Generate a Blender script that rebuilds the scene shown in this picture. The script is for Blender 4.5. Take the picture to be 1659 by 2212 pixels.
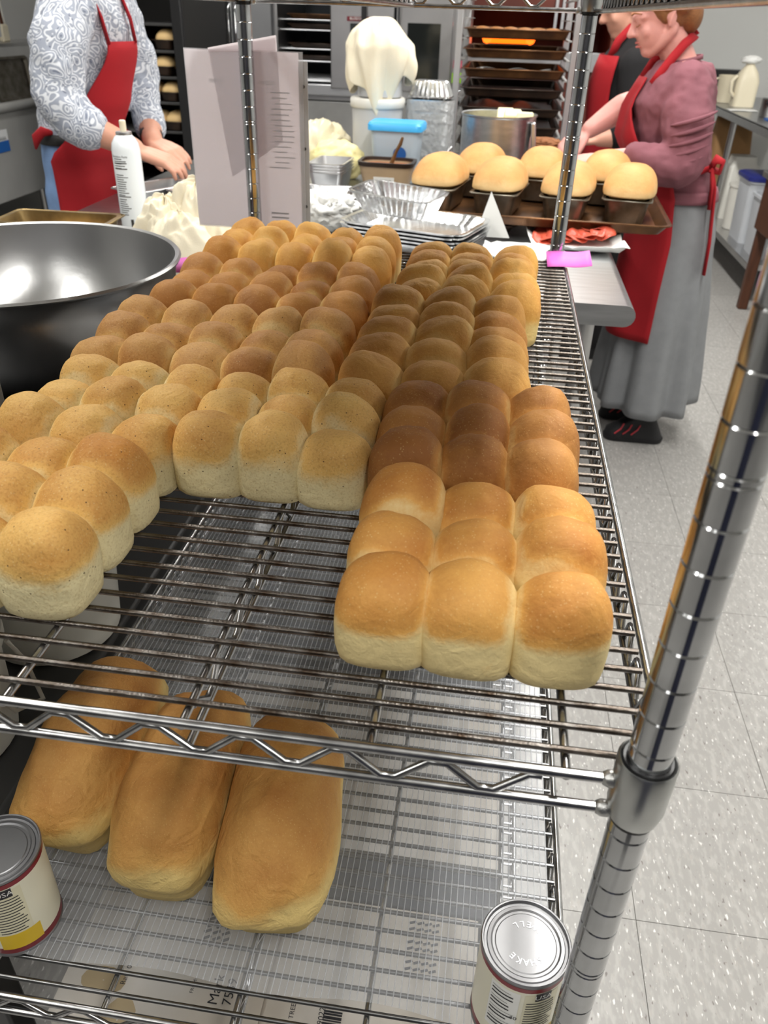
import bpy, bmesh, math, random
from mathutils import Vector, Matrix, noise
C = bpy.context.scene.collection
for o in list(bpy.data.objects): bpy.data.objects.remove(o)
PI = math.pi

# ------------------------------------------------------------------ camera
cam_d = bpy.data.cameras.new('camera'); cam = bpy.data.objects.new('camera', cam_d); C.objects.link(cam)
cam.location = (-0.11913, -0.33156, 1.33248)
cam.rotation_euler = (Matrix.Rotation(0.121322293, 3, 'Z') @ Matrix.Rotation(1.00866788, 3, 'X') @ Matrix.Rotation(0.0328857, 3, 'Z')).to_euler()
cam_d.sensor_fit = 'VERTICAL'; cam_d.sensor_height = 36.0; cam_d.sensor_width = 27.0
cam_d.lens = 36.0 * 1707.89 / 2212.0
cam_d.clip_start = 0.02; cam_d.clip_end = 60
cam_d.dof.use_dof = True; cam_d.dof.focus_distance = 0.78; cam_d.dof.aperture_fstop = 11.0
bpy.context.scene.camera = cam

# ------------------------------------------------------------------ world, lights, exposure
W = bpy.data.worlds.new('world'); bpy.context.scene.world = W; W.use_nodes = True
W.node_tree.nodes['Background'].inputs[0].default_value = (0.95, 0.97, 1.0, 1)
W.node_tree.nodes['Background'].inputs[1].default_value = 0.16
vs = bpy.context.scene.view_settings
vs.view_transform = 'Standard'; vs.look = 'None'; vs.gamma = 1.0; vs.use_curve_mapping = False
vs.exposure = 0.38
def area(name, loc, sx, sy, power, col=(1, .985, .94), rot=(0, 0, 0)):
    d = bpy.data.lights.new(name, 'AREA'); d.shape = 'RECTANGLE'; d.size = sx; d.size_y = sy
    d.energy = power; d.color = col
    o = bpy.data.objects.new(name, d); o.location = loc; o.rotation_euler = rot; C.objects.link(o)
    return o
CEIL = 2.75
LAMPS = [(0.36, -0.6), (0.36, 1.0), (0.36, 2.6), (0.36, 4.4), (-1.55, -0.6), (-1.55, 1.0), (-1.55, 2.6), (-1.55, 4.4), (2.5, 1.0), (2.5, 4.4)]
for i, (x, y) in enumerate(LAMPS):
    area('ceiling_lamp', (x, y, CEIL - 0.06), 0.15, 1.25, 23 if x > 0 and x < 1 else 13)
area('front_lamp', (-1.0, -1.9, CEIL - 0.06), 0.6, 1.2, 6)

# ------------------------------------------------------------------ helpers
def lin(c):
    c = c / 255.0
    return c / 12.92 if c <= 0.04045 else ((c + 0.055) / 1.055) ** 2.4
def rgb(r, g, b): return (lin(r), lin(g), lin(b), 1.0)
MATS = {}
def mat(name, col, rough=0.5, metal=0.0, var=0.0, vscale=20.0, bump=0.0, bscale=200.0, col2=None, spec=0.5, trans=0.0, emit=None, alpha=1.0, sss=0.0, aniso=None, coat=0.0, stretch=None, bdist=0.002):
    m = bpy.data.materials.new(name); m.use_nodes = True; MATS[name] = m
    nt = m.node_tree; b = nt.nodes['Principled BSDF']
    b.inputs['Base Color'].default_value = col; b.inputs['Roughness'].default_value = rough
    b.inputs['Metallic'].default_value = metal; b.inputs['Specular IOR Level'].default_value = spec
    if trans: b.inputs['Transmission Weight'].default_value = trans
    if coat: b.inputs['Coat Weight'].default_value = coat
    if sss:
        b.inputs['Subsurface Weight'].default_value = sss; b.inputs['Subsurface Radius'].default_value = (0.01, 0.005, 0.003); b.inputs['Subsurface Scale'].default_value = 0.5
    if alpha < 1: b.inputs['Alpha'].default_value = alpha
    if emit: b.inputs['Emission Color'].default_value = emit[0]; b.inputs['Emission Strength'].default_value = emit[1]
    if var or bump:
        tc = nt.nodes.new('ShaderNodeTexCoord'); mp = nt.nodes.new('ShaderNodeMapping')
        nt.links.new(tc.outputs['Object'], mp.inputs[0])
        if stretch: mp.inputs['Scale'].default_value = stretch
    if var:
        n = nt.nodes.new('ShaderNodeTexNoise'); n.inputs['Scale'].default_value = vscale; n.inputs['Detail'].default_value = 5
        nt.links.new(mp.outputs[0], n.inputs['Vector'])
        r = nt.nodes.new('ShaderNodeValToRGB'); r.color_ramp.elements[0].position = 0.3; r.color_ramp.elements[1].position = 0.7
        c2 = col2 or tuple(v * (1 - var) for v in col[:3]) + (1,)
        r.color_ramp.elements[0].color = c2; r.color_ramp.elements[1].color = col
        nt.links.new(n.outputs[0], r.inputs[0]); nt.links.new(r.outputs[0], b.inputs['Base Color'])
    if bump:
        n2 = nt.nodes.new('ShaderNodeTexNoise'); n2.inputs['Scale'].default_value = bscale; n2.inputs['Detail'].default_value = 4
        nt.links.new(mp.outputs[0], n2.inputs['Vector'])
        bp = nt.nodes.new('ShaderNodeBump'); bp.inputs['Strength'].default_value = bump; bp.inputs['Distance'].default_value = bdist
        nt.links.new(n2.outputs[0], bp.inputs['Height']); nt.links.new(bp.outputs[0], b.inputs['Normal'])
    return m

def set_props(o, label=None, cat=None, group=None, kind=None):
    if label: o['label'] = label
    if cat: o['category'] = cat
    if group: o['group'] = group
    if kind: o['kind'] = kind
    return o
def thing(name, label, cat, loc=(0, 0, 0), rz=0.0, group=None):
    o = bpy.data.objects.new(name, None); o.empty_display_size = 0.05; C.objects.link(o)
    o.location = loc; o.rotation_euler = (0, 0, rz)
    return set_props(o, label, cat, group)

class MB:
    """collects simple solids into one mesh"""
    def __init__(s): s.v = []; s.f = []; s.fm = []; s.mi = 0; s.attr = []
    def add(s, vs, fs):
        b = len(s.v); s.v += [tuple(v) for v in vs]
        for f in fs: s.f.append([b + i for i in f]); s.fm.append(s.mi)
        return s
    def box(s, c, d, rz=0.0, taper=1.0, M=None):
        x, y, z = d[0] / 2, d[1] / 2, d[2] / 2
        vs = [(-x, -y, -z), (x, -y, -z), (x, y, -z), (-x, y, -z), (-x * taper, -y * taper, z), (x * taper, -y * taper, z), (x * taper, y * taper, z), (-x * taper, y * taper, z)]
        R = Matrix.Rotation(rz, 3, 'Z') if M is None else M
        vs = [R @ Vector(v) + Vector(c) for v in vs]
        return s.add(vs, [(3, 2, 1, 0), (4, 5, 6, 7), (0, 1, 5, 4), (1, 2, 6, 5), (2, 3, 7, 6), (3, 0, 4, 7)])
    def rings(s, rings, cap=True, closed=True):
        n = len(rings[0]); vs = []; fs = []
        for r in rings: vs += r
        for i in range(len(rings) - 1):
            for j in range(n if closed else n - 1):
                k = (j + 1) % n
                fs.append((i * n + j, i * n + k, (i + 1) * n + k, (i + 1) * n + j))
        if cap and closed:
            fs.append(tuple(range(n - 1, -1, -1))); fs.append(tuple((len(rings) - 1) * n + j for j in range(n)))
        return s.add(vs, fs)
    def tube(s, pts, r, n=8, cap=True, flat=None):
        """tube along points; r is a number or list; flat=(a,b) elliptical factors"""
        pts = [Vector(p) for p in pts]; m = len(pts)
        rs = r if isinstance(r, (list, tuple)) else [r] * m
        T = []
        for i in range(m):
            t = (pts[min(i + 1, m - 1)] - pts[max(i - 1, 0)]); T.append(t.normalized() if t.length > 1e-9 else Vector((0, 0, 1)))
        up = Vector((0, 0, 1)) if abs(T[0].z) < 0.9 else Vector((0, 1, 0))
        u = (up - T[0] * up.dot(T[0])).normalized(); R = []
        for i in range(m):
            u = (u - T[i] * u.dot(T[i])); u = u.normalized() if u.length > 1e-9 else Vector((1, 0, 0))
            w = T[i].cross(u)
            fa, fb = flat if flat else (1, 1)
            R.append([tuple(pts[i] + (u * math.cos(2 * PI * j / n) * fa + w * math.sin(2 * PI * j / n) * fb) * rs[i]) for j in range(n)])
        return s.rings(R, cap)
    def lathe(s, prof, n=24, c=(0, 0, 0), cap=True, sx=1.0, sy=1.0):
        R = [[(c[0] + r * sx * math.cos(2 * PI * j / n), c[1] + r * sy * math.sin(2 * PI * j / n), c[2] + z) for j in range(n)] for r, z in prof]
        return s.rings(R, cap)
    def rrect(s, secs, k=5, cap=True):
        """stack of rounded-rectangle sections (cx, cy, z, w, d, rad)"""
        R = []
        for cx, cy, z, w, d, rad in secs:
            ring = []
            rad = min(rad, w / 2 - 1e-4, d / 2 - 1e-4)
            for qx, qy, a0 in ((1, 1, 0), (-1, 1, PI / 2), (-1, -1, PI), (1, -1, 1.5 * PI)):
                for i in range(k):
                    a = a0 + PI / 2 * i / (k - 1)
                    ring.append((cx + qx * (w / 2 - rad) + rad * math.cos(a), cy + qy * (d / 2 - rad) + rad * math.sin(a), z))
            R.append(ring)
        return s.rings(R, cap)
    def ball(s, c, r, n=12, m=8, sc=(1, 1, 1), M=None):
        R = []
        for i in range(m + 1):
            a = -PI / 2 + PI * i / m; rr = max(math.cos(a), 0.02)
            R.append([Vector((rr * math.cos(2 * PI * j / n) * r * sc[0], rr * math.sin(2 * PI * j / n) * r * sc[1], math.sin(a) * r * sc[2])) for j in range(n)])
        R = [[tuple((M @ v if M is not None else v) + Vector(c)) for v in ring] for ring in R]
        return s.rings(R, True)
    def grid(s, P):
        """P[i][j] points"""
        m, n = len(P), len(P[0]); vs = [p for row in P for p in row]
        return s.add(vs, [(i * n + j, i * n + j + 1, (i + 1) * n + j + 1, (i + 1) * n + j) for i in range(m - 1) for j in range(n - 1)])
    def xf(s, M, start=0):
        s.v = s.v[:start] + [tuple(M @ Vector(v)) for v in s.v[start:]]; return s
    def build(s, name, mats, parent=None, smooth=35, loc=None, bevel=0.0, solid=0.0, sub=0):
        me = bpy.data.meshes.new(name); me.from_pydata(s.v, [], s.f); me.update()
        if not isinstance(mats, (list, tuple)): mats = [mats]
        for m in mats: me.materials.append(MATS[m] if isinstance(m, str) else m)
        for i, p in enumerate(me.polygons): p.material_index = min(s.fm[i], len(mats) - 1)
        bm = bmesh.new(); bm.from_mesh(me); bmesh.ops.recalc_face_normals(bm, faces=bm.faces); bm.to_mesh(me); bm.free()
        if smooth:
            me.shade_smooth()
            if smooth < 180: me.set_sharp_from_angle(angle=math.radians(smooth))
        o = bpy.data.objects.new(name, me); C.objects.link(o)
        if loc: o.location = loc
        if parent: o.parent = parent
        if bevel:
            md = o.modifiers.new('bevel', 'BEVEL'); md.width = bevel; md.segments = 2; md.limit_method = 'ANGLE'; md.angle_limit = math.radians(40)
        if solid:
            md = o.modifiers.new('solid', 'SOLIDIFY'); md.thickness = solid; md.offset = 0
        if sub:
            md = o.modifiers.new('sub', 'SUBSURF'); md.levels = sub; md.render_levels = sub
        return o
def part_copy(o, parent, loc=None):
    c = o.copy(); C.objects.link(c); c.parent = parent
    if loc is not None: c.location = loc
    return c
def dup(root, loc, rz=None, label=None):
    r = root.copy(); C.objects.link(r); r.location = loc
    if rz is not None: r.rotation_euler = (0, 0, rz)
    if label: r['label'] = label
    for ch in list(root.children):
        c = ch.copy(); C.objects.link(c); c.parent = r
        for g in list(ch.children):
            d = g.copy(); C.objects.link(d); d.parent = c
    return r
def text_obj(name, body, size, loc, rot, mname, parent=None, align='CENTER', ext=0.0, sx=1.0):
    cu = bpy.data.curves.new(name, 'FONT'); cu.body = body; cu.size = size; cu.align_x = align; cu.align_y = 'CENTER'; cu.extrude = ext
    cu.resolution_u = 2
    t = bpy.data.objects.new(name + '_curve', cu); C.objects.link(t)
    dg = bpy.context.evaluated_depsgraph_get()
    me = bpy.data.meshes.new_from_object(t.evaluated_get(dg)); bpy.data.objects.remove(t); bpy.data.curves.remove(cu)
    me.materials.clear(); me.materials.append(MATS[mname])
    o = bpy.data.objects.new(name, me); C.objects.link(o)
    o.location = loc; o.rotation_euler = rot; o.scale = (sx, 1, 1)
    if parent: o.parent = parent
    return o

# ------------------------------------------------------------------ materials
mat('chrome', (0.55, 0.56, 0.57, 1), 0.12, 1.0, var=0.25, vscale=30)
mat('chrome_wire', (0.55, 0.55, 0.55, 1), 0.24, 1.0, var=0.5, vscale=60)
mat('shaded_wire', (0.22, 0.22, 0.22, 1), 0.3, 1.0, var=.4, vscale=40)  # lower shelf wires: lack of light there is put into a darker base
mat('worn_shaded_wire', (0.20, 0.185, 0.17, 1), 0.30, 1.0, var=0.7, vscale=55, col2=(0.05, 0.032, 0.02, 1), bump=0.25, bscale=500)  # real rust and grime, plus dark overhead reflections put into the base colour
mat('zinc', (0.56, 0.57, 0.56, 1), 0.30, 1.0, var=0.2, vscale=25)
mat('weld', (0.5, 0.5, 0.49, 1), 0.35, 1.0, bump=0.5, bscale=300)
mat('black_plastic', (0.012, 0.012, 0.013, 1), 0.35)
mat('steel', (0.56, 0.56, 0.56, 1), 0.28, 1.0, var=0.15, vscale=8, bump=0.06, bscale=120)
mat('steel_brushed', (0.50, 0.51, 0.52, 1), 0.34, 1.0, var=0.22, vscale=10, stretch=(1, 8, 8), bump=0.05, bscale=150)
mat('steel_dull', (0.42, 0.42, 0.41, 1), 0.45, 0.6, var=0.25, vscale=6)
mat('can_metal', (0.30, 0.30, 0.31, 1), 0.46, 1.0, var=0.1, vscale=30)
mat('aluminium', (0.66, 0.66, 0.67, 1), 0.32, 1.0, var=0.12, vscale=20)
mat('foil', (0.80, 0.81, 0.82, 1), 0.22, 1.0, bump=0.35, bscale=90, bdist=0.003)
mat('dark_pan', (0.055, 0.030, 0.018, 1), 0.35, 0.35, var=0.55, vscale=14, col2=(0.013, 0.008, 0.006, 1))
mat('brown_pan', (0.19, 0.085, 0.03, 1), 0.36, 0.55, var=0.6, vscale=12, col2=(0.06, 0.028, 0.014, 1))
mat('bronze_pan', (0.42, 0.30, 0.13, 1), 0.33, 0.75, var=0.5, vscale=14, col2=(0.16, 0.11, 0.05, 1))
mat('loaf_tin', (0.30, 0.28, 0.24, 1), 0.36, 0.85, var=0.5, vscale=20, col2=(0.12, 0.10, 0.07, 1))
mat('white_plastic', rgb(226, 224, 216), 0.38, var=0.06, vscale=12)
mat('cream_plastic', rgb(232, 222, 196), 0.4)
mat('frosted_plastic', rgb(200, 202, 204), 0.35, var=0.1, vscale=6)
mat('paper', rgb(236, 229, 230), 0.8, var=0.04, vscale=6)
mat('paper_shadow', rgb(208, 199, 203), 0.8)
mat('white_paper', rgb(235, 235, 232), 0.7)
mat('ink', rgb(40, 40, 44), 0.6)
mat('grey_ink', rgb(104, 98, 104), 0.7)
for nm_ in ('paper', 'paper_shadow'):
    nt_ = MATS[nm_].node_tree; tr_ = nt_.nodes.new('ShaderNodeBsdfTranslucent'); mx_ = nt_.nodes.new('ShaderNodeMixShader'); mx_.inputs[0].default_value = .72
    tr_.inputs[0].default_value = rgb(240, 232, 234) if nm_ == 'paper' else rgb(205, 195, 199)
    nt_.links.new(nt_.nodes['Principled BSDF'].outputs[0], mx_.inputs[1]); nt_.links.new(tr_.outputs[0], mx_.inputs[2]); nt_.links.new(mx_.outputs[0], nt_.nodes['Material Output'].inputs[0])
mat('pink_tag', rgb(236, 110, 205), 0.6)
mat('cloth', rgb(240, 230, 205), 0.9, var=0.08, vscale=10, bump=0.25, bscale=350)
mat('bread_bag', rgb(238, 226, 192), 0.35, var=0.15, vscale=18)
mat('yellow_dough', rgb(240, 228, 168), 0.45, var=0.1, vscale=10)
mat('dough', rgb(226, 208, 160), 0.6, var=0.1, vscale=20)
mat('sink_steel', (0.40, 0.40, 0.39, 1), 0.42, 0.35, var=.15, vscale=5)
mat('red_cloth', rgb(166, 12, 26), 0.85, var=0.22, vscale=5, bump=0.25, bscale=300)
mat('skin', rgb(222, 165, 142), 0.5, var=0.12, vscale=14, sss=0.15)
mat('skin_pink', rgb(224, 160, 150), 0.5, var=0.14, vscale=16, sss=0.15)
mat('black', (0.01, 0.01, 0.01, 1), 0.6)
mat('dark_grey', rgb(58, 58, 58), 0.5)
mat('wood_brown', rgb(92, 52, 30), 0.5, var=0.4, vscale=10, stretch=(6, 6, 1))
mat('cardboard', rgb(168, 128, 84), 0.85, var=0.15, vscale=8)
# ------------------------------------------------------------------ bread materials
def bread_mat(name, pale, gold, brown, specks=0.0, rough=0.62, amt=1.0):
    m = bpy.data.materials.new(name); m.use_nodes = True; MATS[name] = m
    nt = m.node_tree; b = nt.nodes['Principled BSDF']; N = nt.nodes.new; L = nt.links.new
    b.inputs['Roughness'].default_value = rough; b.inputs['Specular IOR Level'].default_value = 0.28
    b.inputs['Subsurface Weight'].default_value = 0.0
    at = N('ShaderNodeAttribute'); at.attribute_name = 'crust'
    tc = N('ShaderNodeTexCoord'); geo = N('ShaderNodeObjectInfo')
    ad = N('ShaderNodeVectorMath'); ad.operation = 'ADD'
    L(tc.outputs['Object'], ad.inputs[0]); L(geo.outputs['Location'], ad.inputs[1])
    n1 = N('ShaderNodeTexNoise'); n1.inputs['Scale'].default_value = 38; n1.inputs['Detail'].default_value = 6; L(ad.outputs[0], n1.inputs['Vector'])
    n2 = N('ShaderNodeTexNoise'); n2.inputs['Scale'].default_value = 420; n2.inputs['Detail'].default_value = 3; L(ad.outputs[0], n2.inputs['Vector'])
    # crust + noise
    ma = N('ShaderNodeMath'); ma.operation = 'MULTIPLY_ADD'; L(n1.outputs[0], ma.inputs[0]); ma.inputs[1].default_value = 0.42; ma.inputs[2].default_value = -0.21
    mb = N('ShaderNodeMath'); mb.operation = 'ADD'; L(at.outputs['Fac'], mb.inputs[0]); L(ma.outputs[0], mb.inputs[1])
    mc = N('ShaderNodeMath'); mc.operation = 'MULTIPLY_ADD'; L(n2.outputs[0], mc.inputs[0]); mc.inputs[1].default_value = 0.22; mc.inputs[2].default_value = -0.11
    md = N('ShaderNodeMath'); md.operation = 'ADD'; md.use_clamp = True; L(mb.outputs[0], md.inputs[0]); L(mc.outputs[0], md.inputs[1])
    r = N('ShaderNodeValToRGB'); L(md.outputs[0], r.inputs[0])
    e = r.color_ramp.elements; e[0].position = 0.08; e[0].color = pale; e[1].position = 1.0; e[1].color = brown
    x = r.color_ramp.elements.new(0.45); x.color = gold
    last = r.outputs[0]
    # flour freckles
    v = N('ShaderNodeTexVoronoi'); v.inputs['Scale'].default_value = 330; L(ad.outputs[0], v.inputs['Vector'])
    vr = N('ShaderNodeMath'); vr.operation = 'LESS_THAN'; L(v.outputs['Distance'], vr.inputs[0]); vr.inputs[1].default_value = 0.20
    n3 = N('ShaderNodeTexNoise'); n3.inputs['Scale'].default_value = 30; L(ad.outputs[0], n3.inputs['Vector'])
    vm = N('ShaderNodeMath'); vm.operation = 'MULTIPLY'; L(vr.outputs[0], vm.inputs[0]); L(n3.outputs[0], vm.inputs[1])
    mul = N('ShaderNodeMath'); mul.operation = 'MULTIPLY'; L(vm.outputs[0], mul.inputs[0]); mul.inputs[1].default_value = 0.40
    mix = N('ShaderNodeMix'); mix.data_type = 'RGBA'; L(mul.outputs[0], mix.inputs[0]); L(last, mix.inputs[6]); mix.inputs[7].default_value = pale
    last = mix.outputs[2]
    if specks:
        v2 = N('ShaderNodeTexVoronoi'); v2.inputs['Scale'].default_value = 230; L(ad.outputs[0], v2.inputs['Vector'])
        lt = N('ShaderNodeMath'); lt.operation = 'LESS_THAN'; L(v2.outputs['Distance'], lt.inputs[0]); lt.inputs[1].default_value = 0.16
        sp = N('ShaderNodeSeparateColor'); L(v2.outputs['Color'], sp.inputs[0])
        gt = N('ShaderNodeMath'); gt.operation = 'GREATER_THAN'; L(sp.outputs[0], gt.inputs[0]); gt.inputs[1].default_value = 1 - specks
        mm = N('ShaderNodeMath'); mm.operation = 'MULTIPLY'; L(lt.outputs[0], mm.inputs[0]); L(gt.outputs[0], mm.inputs[1])
        mk = N('ShaderNodeMath'); mk.operation = 'MULTIPLY'; L(mm.outputs[0], mk.inputs[0]); mk.inputs[1].default_value = 0.8
        mx = N('ShaderNodeMix'); mx.data_type = 'RGBA'; L(mk.outputs[0], mx.inputs[0]); L(last, mx.inputs[6]); mx.inputs[7].default_value = rgb(70, 42, 26)
        last = mx.outputs[2]
        n5 = N('ShaderNodeTexNoise'); n5.inputs['Scale'].default_value = 520; n5.inputs['Detail'].default_value = 3; L(ad.outputs[0], n5.inputs['Vector'])
        rr = N('ShaderNodeValToRGB'); rr.color_ramp.elements[0].position = 0.30; rr.color_ramp.elements[1].position = 0.50
        rr.color_ramp.elements[0].color = (0.76, 0.70, 0.62, 1); rr.color_ramp.elements[1].color = (1, 1, 1, 1); L(n5.outputs[0], rr.inputs[0])
        m3 = N('ShaderNodeMix'); m3.data_type = 'RGBA'; m3.blend_type = 'MULTIPLY'; m3.inputs[0].default_value = 0.75; L(last, m3.inputs[6]); L(rr.outputs[0], m3.inputs[7])
        last = m3.outputs[2]
    L(last, b.inputs['Base Color'])
    n4 = N('ShaderNodeTexNoise'); n4.inputs['Scale'].default_value = 160; n4.inputs['Detail'].default_value = 6; n4.inputs['Roughness'].default_value = 0.65; L(ad.outputs[0], n4.inputs['Vector'])
    bp = N('ShaderNodeBump'); bp.inputs['Strength'].default_value = 0.35 * amt; bp.inputs['Distance'].default_value = 0.0025; L(n4.outputs[0], bp.inputs['Height'])
    n6 = N('ShaderNodeTexNoise'); n6.inputs['Scale'].default_value = 42; n6.inputs['Detail'].default_value = 4; n6.inputs['Distortion'].default_value = 0.8; L(ad.outputs[0], n6.inputs['Vector'])
    bp2 = N('ShaderNodeBump'); bp2.inputs['Strength'].default_value = 0.30 * amt; bp2.inputs['Distance'].default_value = 0.008; L(n6.outputs[0], bp2.inputs['Height']); L(bp.outputs[0], bp2.inputs['Normal'])
    L(bp2.outputs[0], b.inputs['Normal'])
    return m
bread_mat('crust_golden', rgb(234, 212, 154), rgb(216, 162, 86), rgb(172, 110, 48))
bread_mat('crust_brown', rgb(230, 198, 132), rgb(198, 142, 76), rgb(146, 94, 46))
bread_mat('crust_wheat', rgb(228, 214, 168), rgb(222, 180, 106), rgb(186, 128, 60), specks=0.12)
bread_mat('crust_wheat_dark', rgb(224, 200, 142), rgb(210, 164, 98), rgb(166, 114, 60), specks=0.07)
bread_mat('crust_amber', rgb(238, 208, 138), rgb(228, 176, 94), rgb(188, 126, 56))
bread_mat('crust_tan', rgb(234, 202, 134), rgb(214, 162, 88), rgb(166, 108, 50))
bread_mat('crust_loaf', rgb(222, 194, 126), rgb(206, 158, 88), rgb(166, 112, 54), amt=1.7)
bread_mat('crust_pale', rgb(228, 194, 138), rgb(212, 162, 102), rgb(190, 134, 78), amt=0.6)

def sstep(a, b, x):
    t = max(0, min(1, (x - a) / (b - a))); return t * t * (3 - 2 * t)

def dome_loaf(name, mname, w, d, h, seed, parent, loc, rz=0.0, nb=(0, 0, 0, 0), sp=(1, 1), n=30, side=0.45, crust=(0.36, 0.66), lump=0.05, dark=1.0, e0=3.3, e1=2.25, tilt=(0, 0), power=0.8, base=0.92, flare=0.0, rings_=9):
    """one roll or loaf: squarish base with a rounded top; nb = neighbours at -x,+x,-y,+y (paler creases)"""
    rnd = random.Random(seed); off = Vector((rnd.uniform(-50, 50), rnd.uniform(-50, 50), rnd.uniform(-50, 50)))
    prof = [(0.0, 0.0), (base * 0.5, 0.0), (base * 0.92, 0.0), (base, 0.04), (min(base + 0.03, .985), 0.14), (min(base + 0.045, .995) + flare * .4, side * 0.6), (1.0 + flare * .6, side * 0.85), (1.0 + flare, side)]
    for i in range(1, rings_ + 1):
        a = PI / 2 * i / rings_
        prof.append(((1.0 + flare) * max(math.cos(a), 0.0) ** power, side + (1 - side) * math.sin(a) ** 1.0))
    rings = []; cr = []
    for k, (r, z) in enumerate(prof):
        ex = e0 + (e1 - e0) * sstep(side * 0.8, 1.0, z)
        ring = []
        for j in range(n):
            a = 2 * PI * (j + 0.5) / n; ca, sa = math.cos(a), math.sin(a)
            q = (abs(ca) ** ex + abs(sa) ** ex) ** (-1 / ex)
            x, y = r * q * ca * w / 2, r * q * sa * d / 2
            p = Vector((x, y, z * h))
            nz = noise.noise(p * 16 + off); nz2 = noise.noise(p * 42 + off); nz3 = noise.noise(p * 95 + off * 1.3)
            f = 1 + lump * nz + lump * 0.35 * nz2 * min(1, z * 3)
            zz = z * h * (1 + 0.7 * lump * noise.noise(Vector((x * 22, y * 22, 3)) + off) + lump * 0.28 * nz3 * (1 if z > side else 0)) + tilt[0] * x * z + tilt[1] * y * z
            ring.append((x * f, y * f, max(zz, 0.0)))
            c = sstep(crust[0], crust[1], z + 0.10 * nz + 0.05 * nz2)
            # creases against neighbouring rolls stay pale
            for fl, t in ((nb[0], -x / (sp[0] / 2)), (nb[1], x / (sp[0] / 2)), (nb[2], -y / (sp[1] / 2)), (nb[3], y / (sp[1] / 2))):
                if fl: c *= 1 - 0.75 * sstep(0.70, 1.02, t + 0.12 * nz2)
            c *= (0.82 + 0.25 * noise.noise(p * 20 + off * 2)) * dark
            cr.append(max(0, min(1, c)))
        rings.append(ring)
    vs = [v for r in rings for v in r]; fs = []
    m = len(rings)
    for i in range(m - 1):
        for j in range(n):
            k = (j + 1) % n
            fs.append((i * n + j, i * n + k, (i + 1) * n + k, (i + 1) * n + j))
    me = bpy.data.meshes.new(name); me.from_pydata(vs, [], fs); me.update()
    a = me.attributes.new('crust', 'FLOAT', 'POINT'); a.data.foreach_set('value', cr)
    bm = bmesh.new(); bm.from_mesh(me); bmesh.ops.remove_doubles(bm, verts=bm.verts, dist=1e-5); bmesh.ops.recalc_face_normals(bm, faces=bm.faces); bm.to_mesh(me); bm.free()
    me.shade_smooth(); me.materials.append(MATS[mname])
    o = bpy.data.objects.new(name, me); C.objects.link(o); o.location = loc; o.rotation_euler = (0, 0, rz)
    if parent: o.parent = parent
    return o

SHELF = 0.9565
def roll_block(label, mname, x0, y0, nx, ny, px, py, h, seed, crust=(0.36, 0.66), dark=1.0, rz=0.0, group=None, lump=0.075, ov=1.15, ovy=1.09, side=0.50):
    cx, cy = x0 + px * nx / 2, y0 + py * ny / 2
    t = thing('pull_apart_rolls', label, 'bread', (cx, cy, SHELF + .0006), rz, group)
    rnd = random.Random(seed)
    for j in range(ny):
        for i in range(nx):
            lx, ly = (i + 0.5 - nx / 2) * px, (j + 0.5 - ny / 2) * py
            hh = h * rnd.uniform(0.90, 1.07); jx, jy = rnd.uniform(-.025, .025) * px, rnd.uniform(-.03, .03) * py
            dome_loaf('roll', mname, px * ov * rnd.uniform(.98, 1.05), py * ovy * rnd.uniform(.98, 1.04), hh, seed * 100 + j * 10 + i, t, (lx + jx, ly + jy, 0), nb=(i > 0, i < nx - 1, j > 0, j < ny - 1), sp=(px, py), crust=crust, dark=dark * rnd.uniform(0.8, 1.12), lump=lump, tilt=(rnd.uniform(-.14, .14), rnd.uniform(-.14, .14)), side=side, base=.955, power=.70)
    return t
# ------------------------------------------------------------------ room shell
def floor_mat():
    m = bpy.data.materials.new('vinyl_tile'); m.use_nodes = True; MATS['vinyl_tile'] = m
    nt = m.node_tree; b = nt.nodes['Principled BSDF']; N = nt.nodes.new; L = nt.links.new
    b.inputs['Roughness'].default_value = 0.34
    tc = N('ShaderNodeTexCoord'); oi = N('ShaderNodeObjectInfo')
    ad = N('ShaderNodeVectorMath'); ad.operation = 'ADD'; L(tc.outputs['Object'], ad.inputs[0]); L(oi.outputs['Location'], ad.inputs[1])
    mp = N('ShaderNodeMapping'); mp.inputs['Scale'].default_value = (1, 0.36, 1); mp.inputs['Rotation'].default_value = (0, 0, 0.35); L(ad.outputs[0], mp.inputs[0])
    def fleck(scale, lo, hi, c, prev, seed):
        n = N('ShaderNodeTexNoise'); n.inputs['Scale'].default_value = scale; n.inputs['Detail'].default_value = 2.5
        o = N('ShaderNodeVectorMath'); o.operation = 'ADD'; o.inputs[1].default_value = (seed, seed * 2, 0); L(mp.outputs[0], o.inputs[0]); L(o.outputs[0], n.inputs['Vector'])
        mr = N('ShaderNodeMapRange'); mr.inputs[1].default_value = lo; mr.inputs[2].default_value = hi; L(n.outputs[0], mr.inputs[0])
        mx = N('ShaderNodeMix'); mx.data_type = 'RGBA'; L(mr.outputs[0], mx.inputs[0]); mx.inputs[7].default_value = c
        if prev is None: mx.inputs[6].default_value = rgb(158, 156, 153)
        else: L(prev, mx.inputs[6])
        return mx.outputs[2]
    p = fleck(90, 0.48, 0.62, rgb(172, 170, 167), None, 3.1)
    p = fleck(170, 0.58, 0.66, rgb(166, 162, 158), p, 7.7)
    p = fleck(150, 0.66, 0.71, rgb(118, 112, 108), p, 11.3)
    p = fleck(180, 0.64, 0.70, rgb(222, 221, 218), p, 19.9)
    hs = N('ShaderNodeHueSaturation'); L(p, hs.inputs['Color'])
    mr = N('ShaderNodeMapRange'); mr.inputs[3].default_value = 0.97; mr.inputs[4].default_value = 1.02; L(oi.outputs['Random'], mr.inputs[0]); L(mr.outputs[0], hs.inputs['Value'])
    L(hs.outputs[0], b.inputs['Base Color'])
floor_mat()
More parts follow.
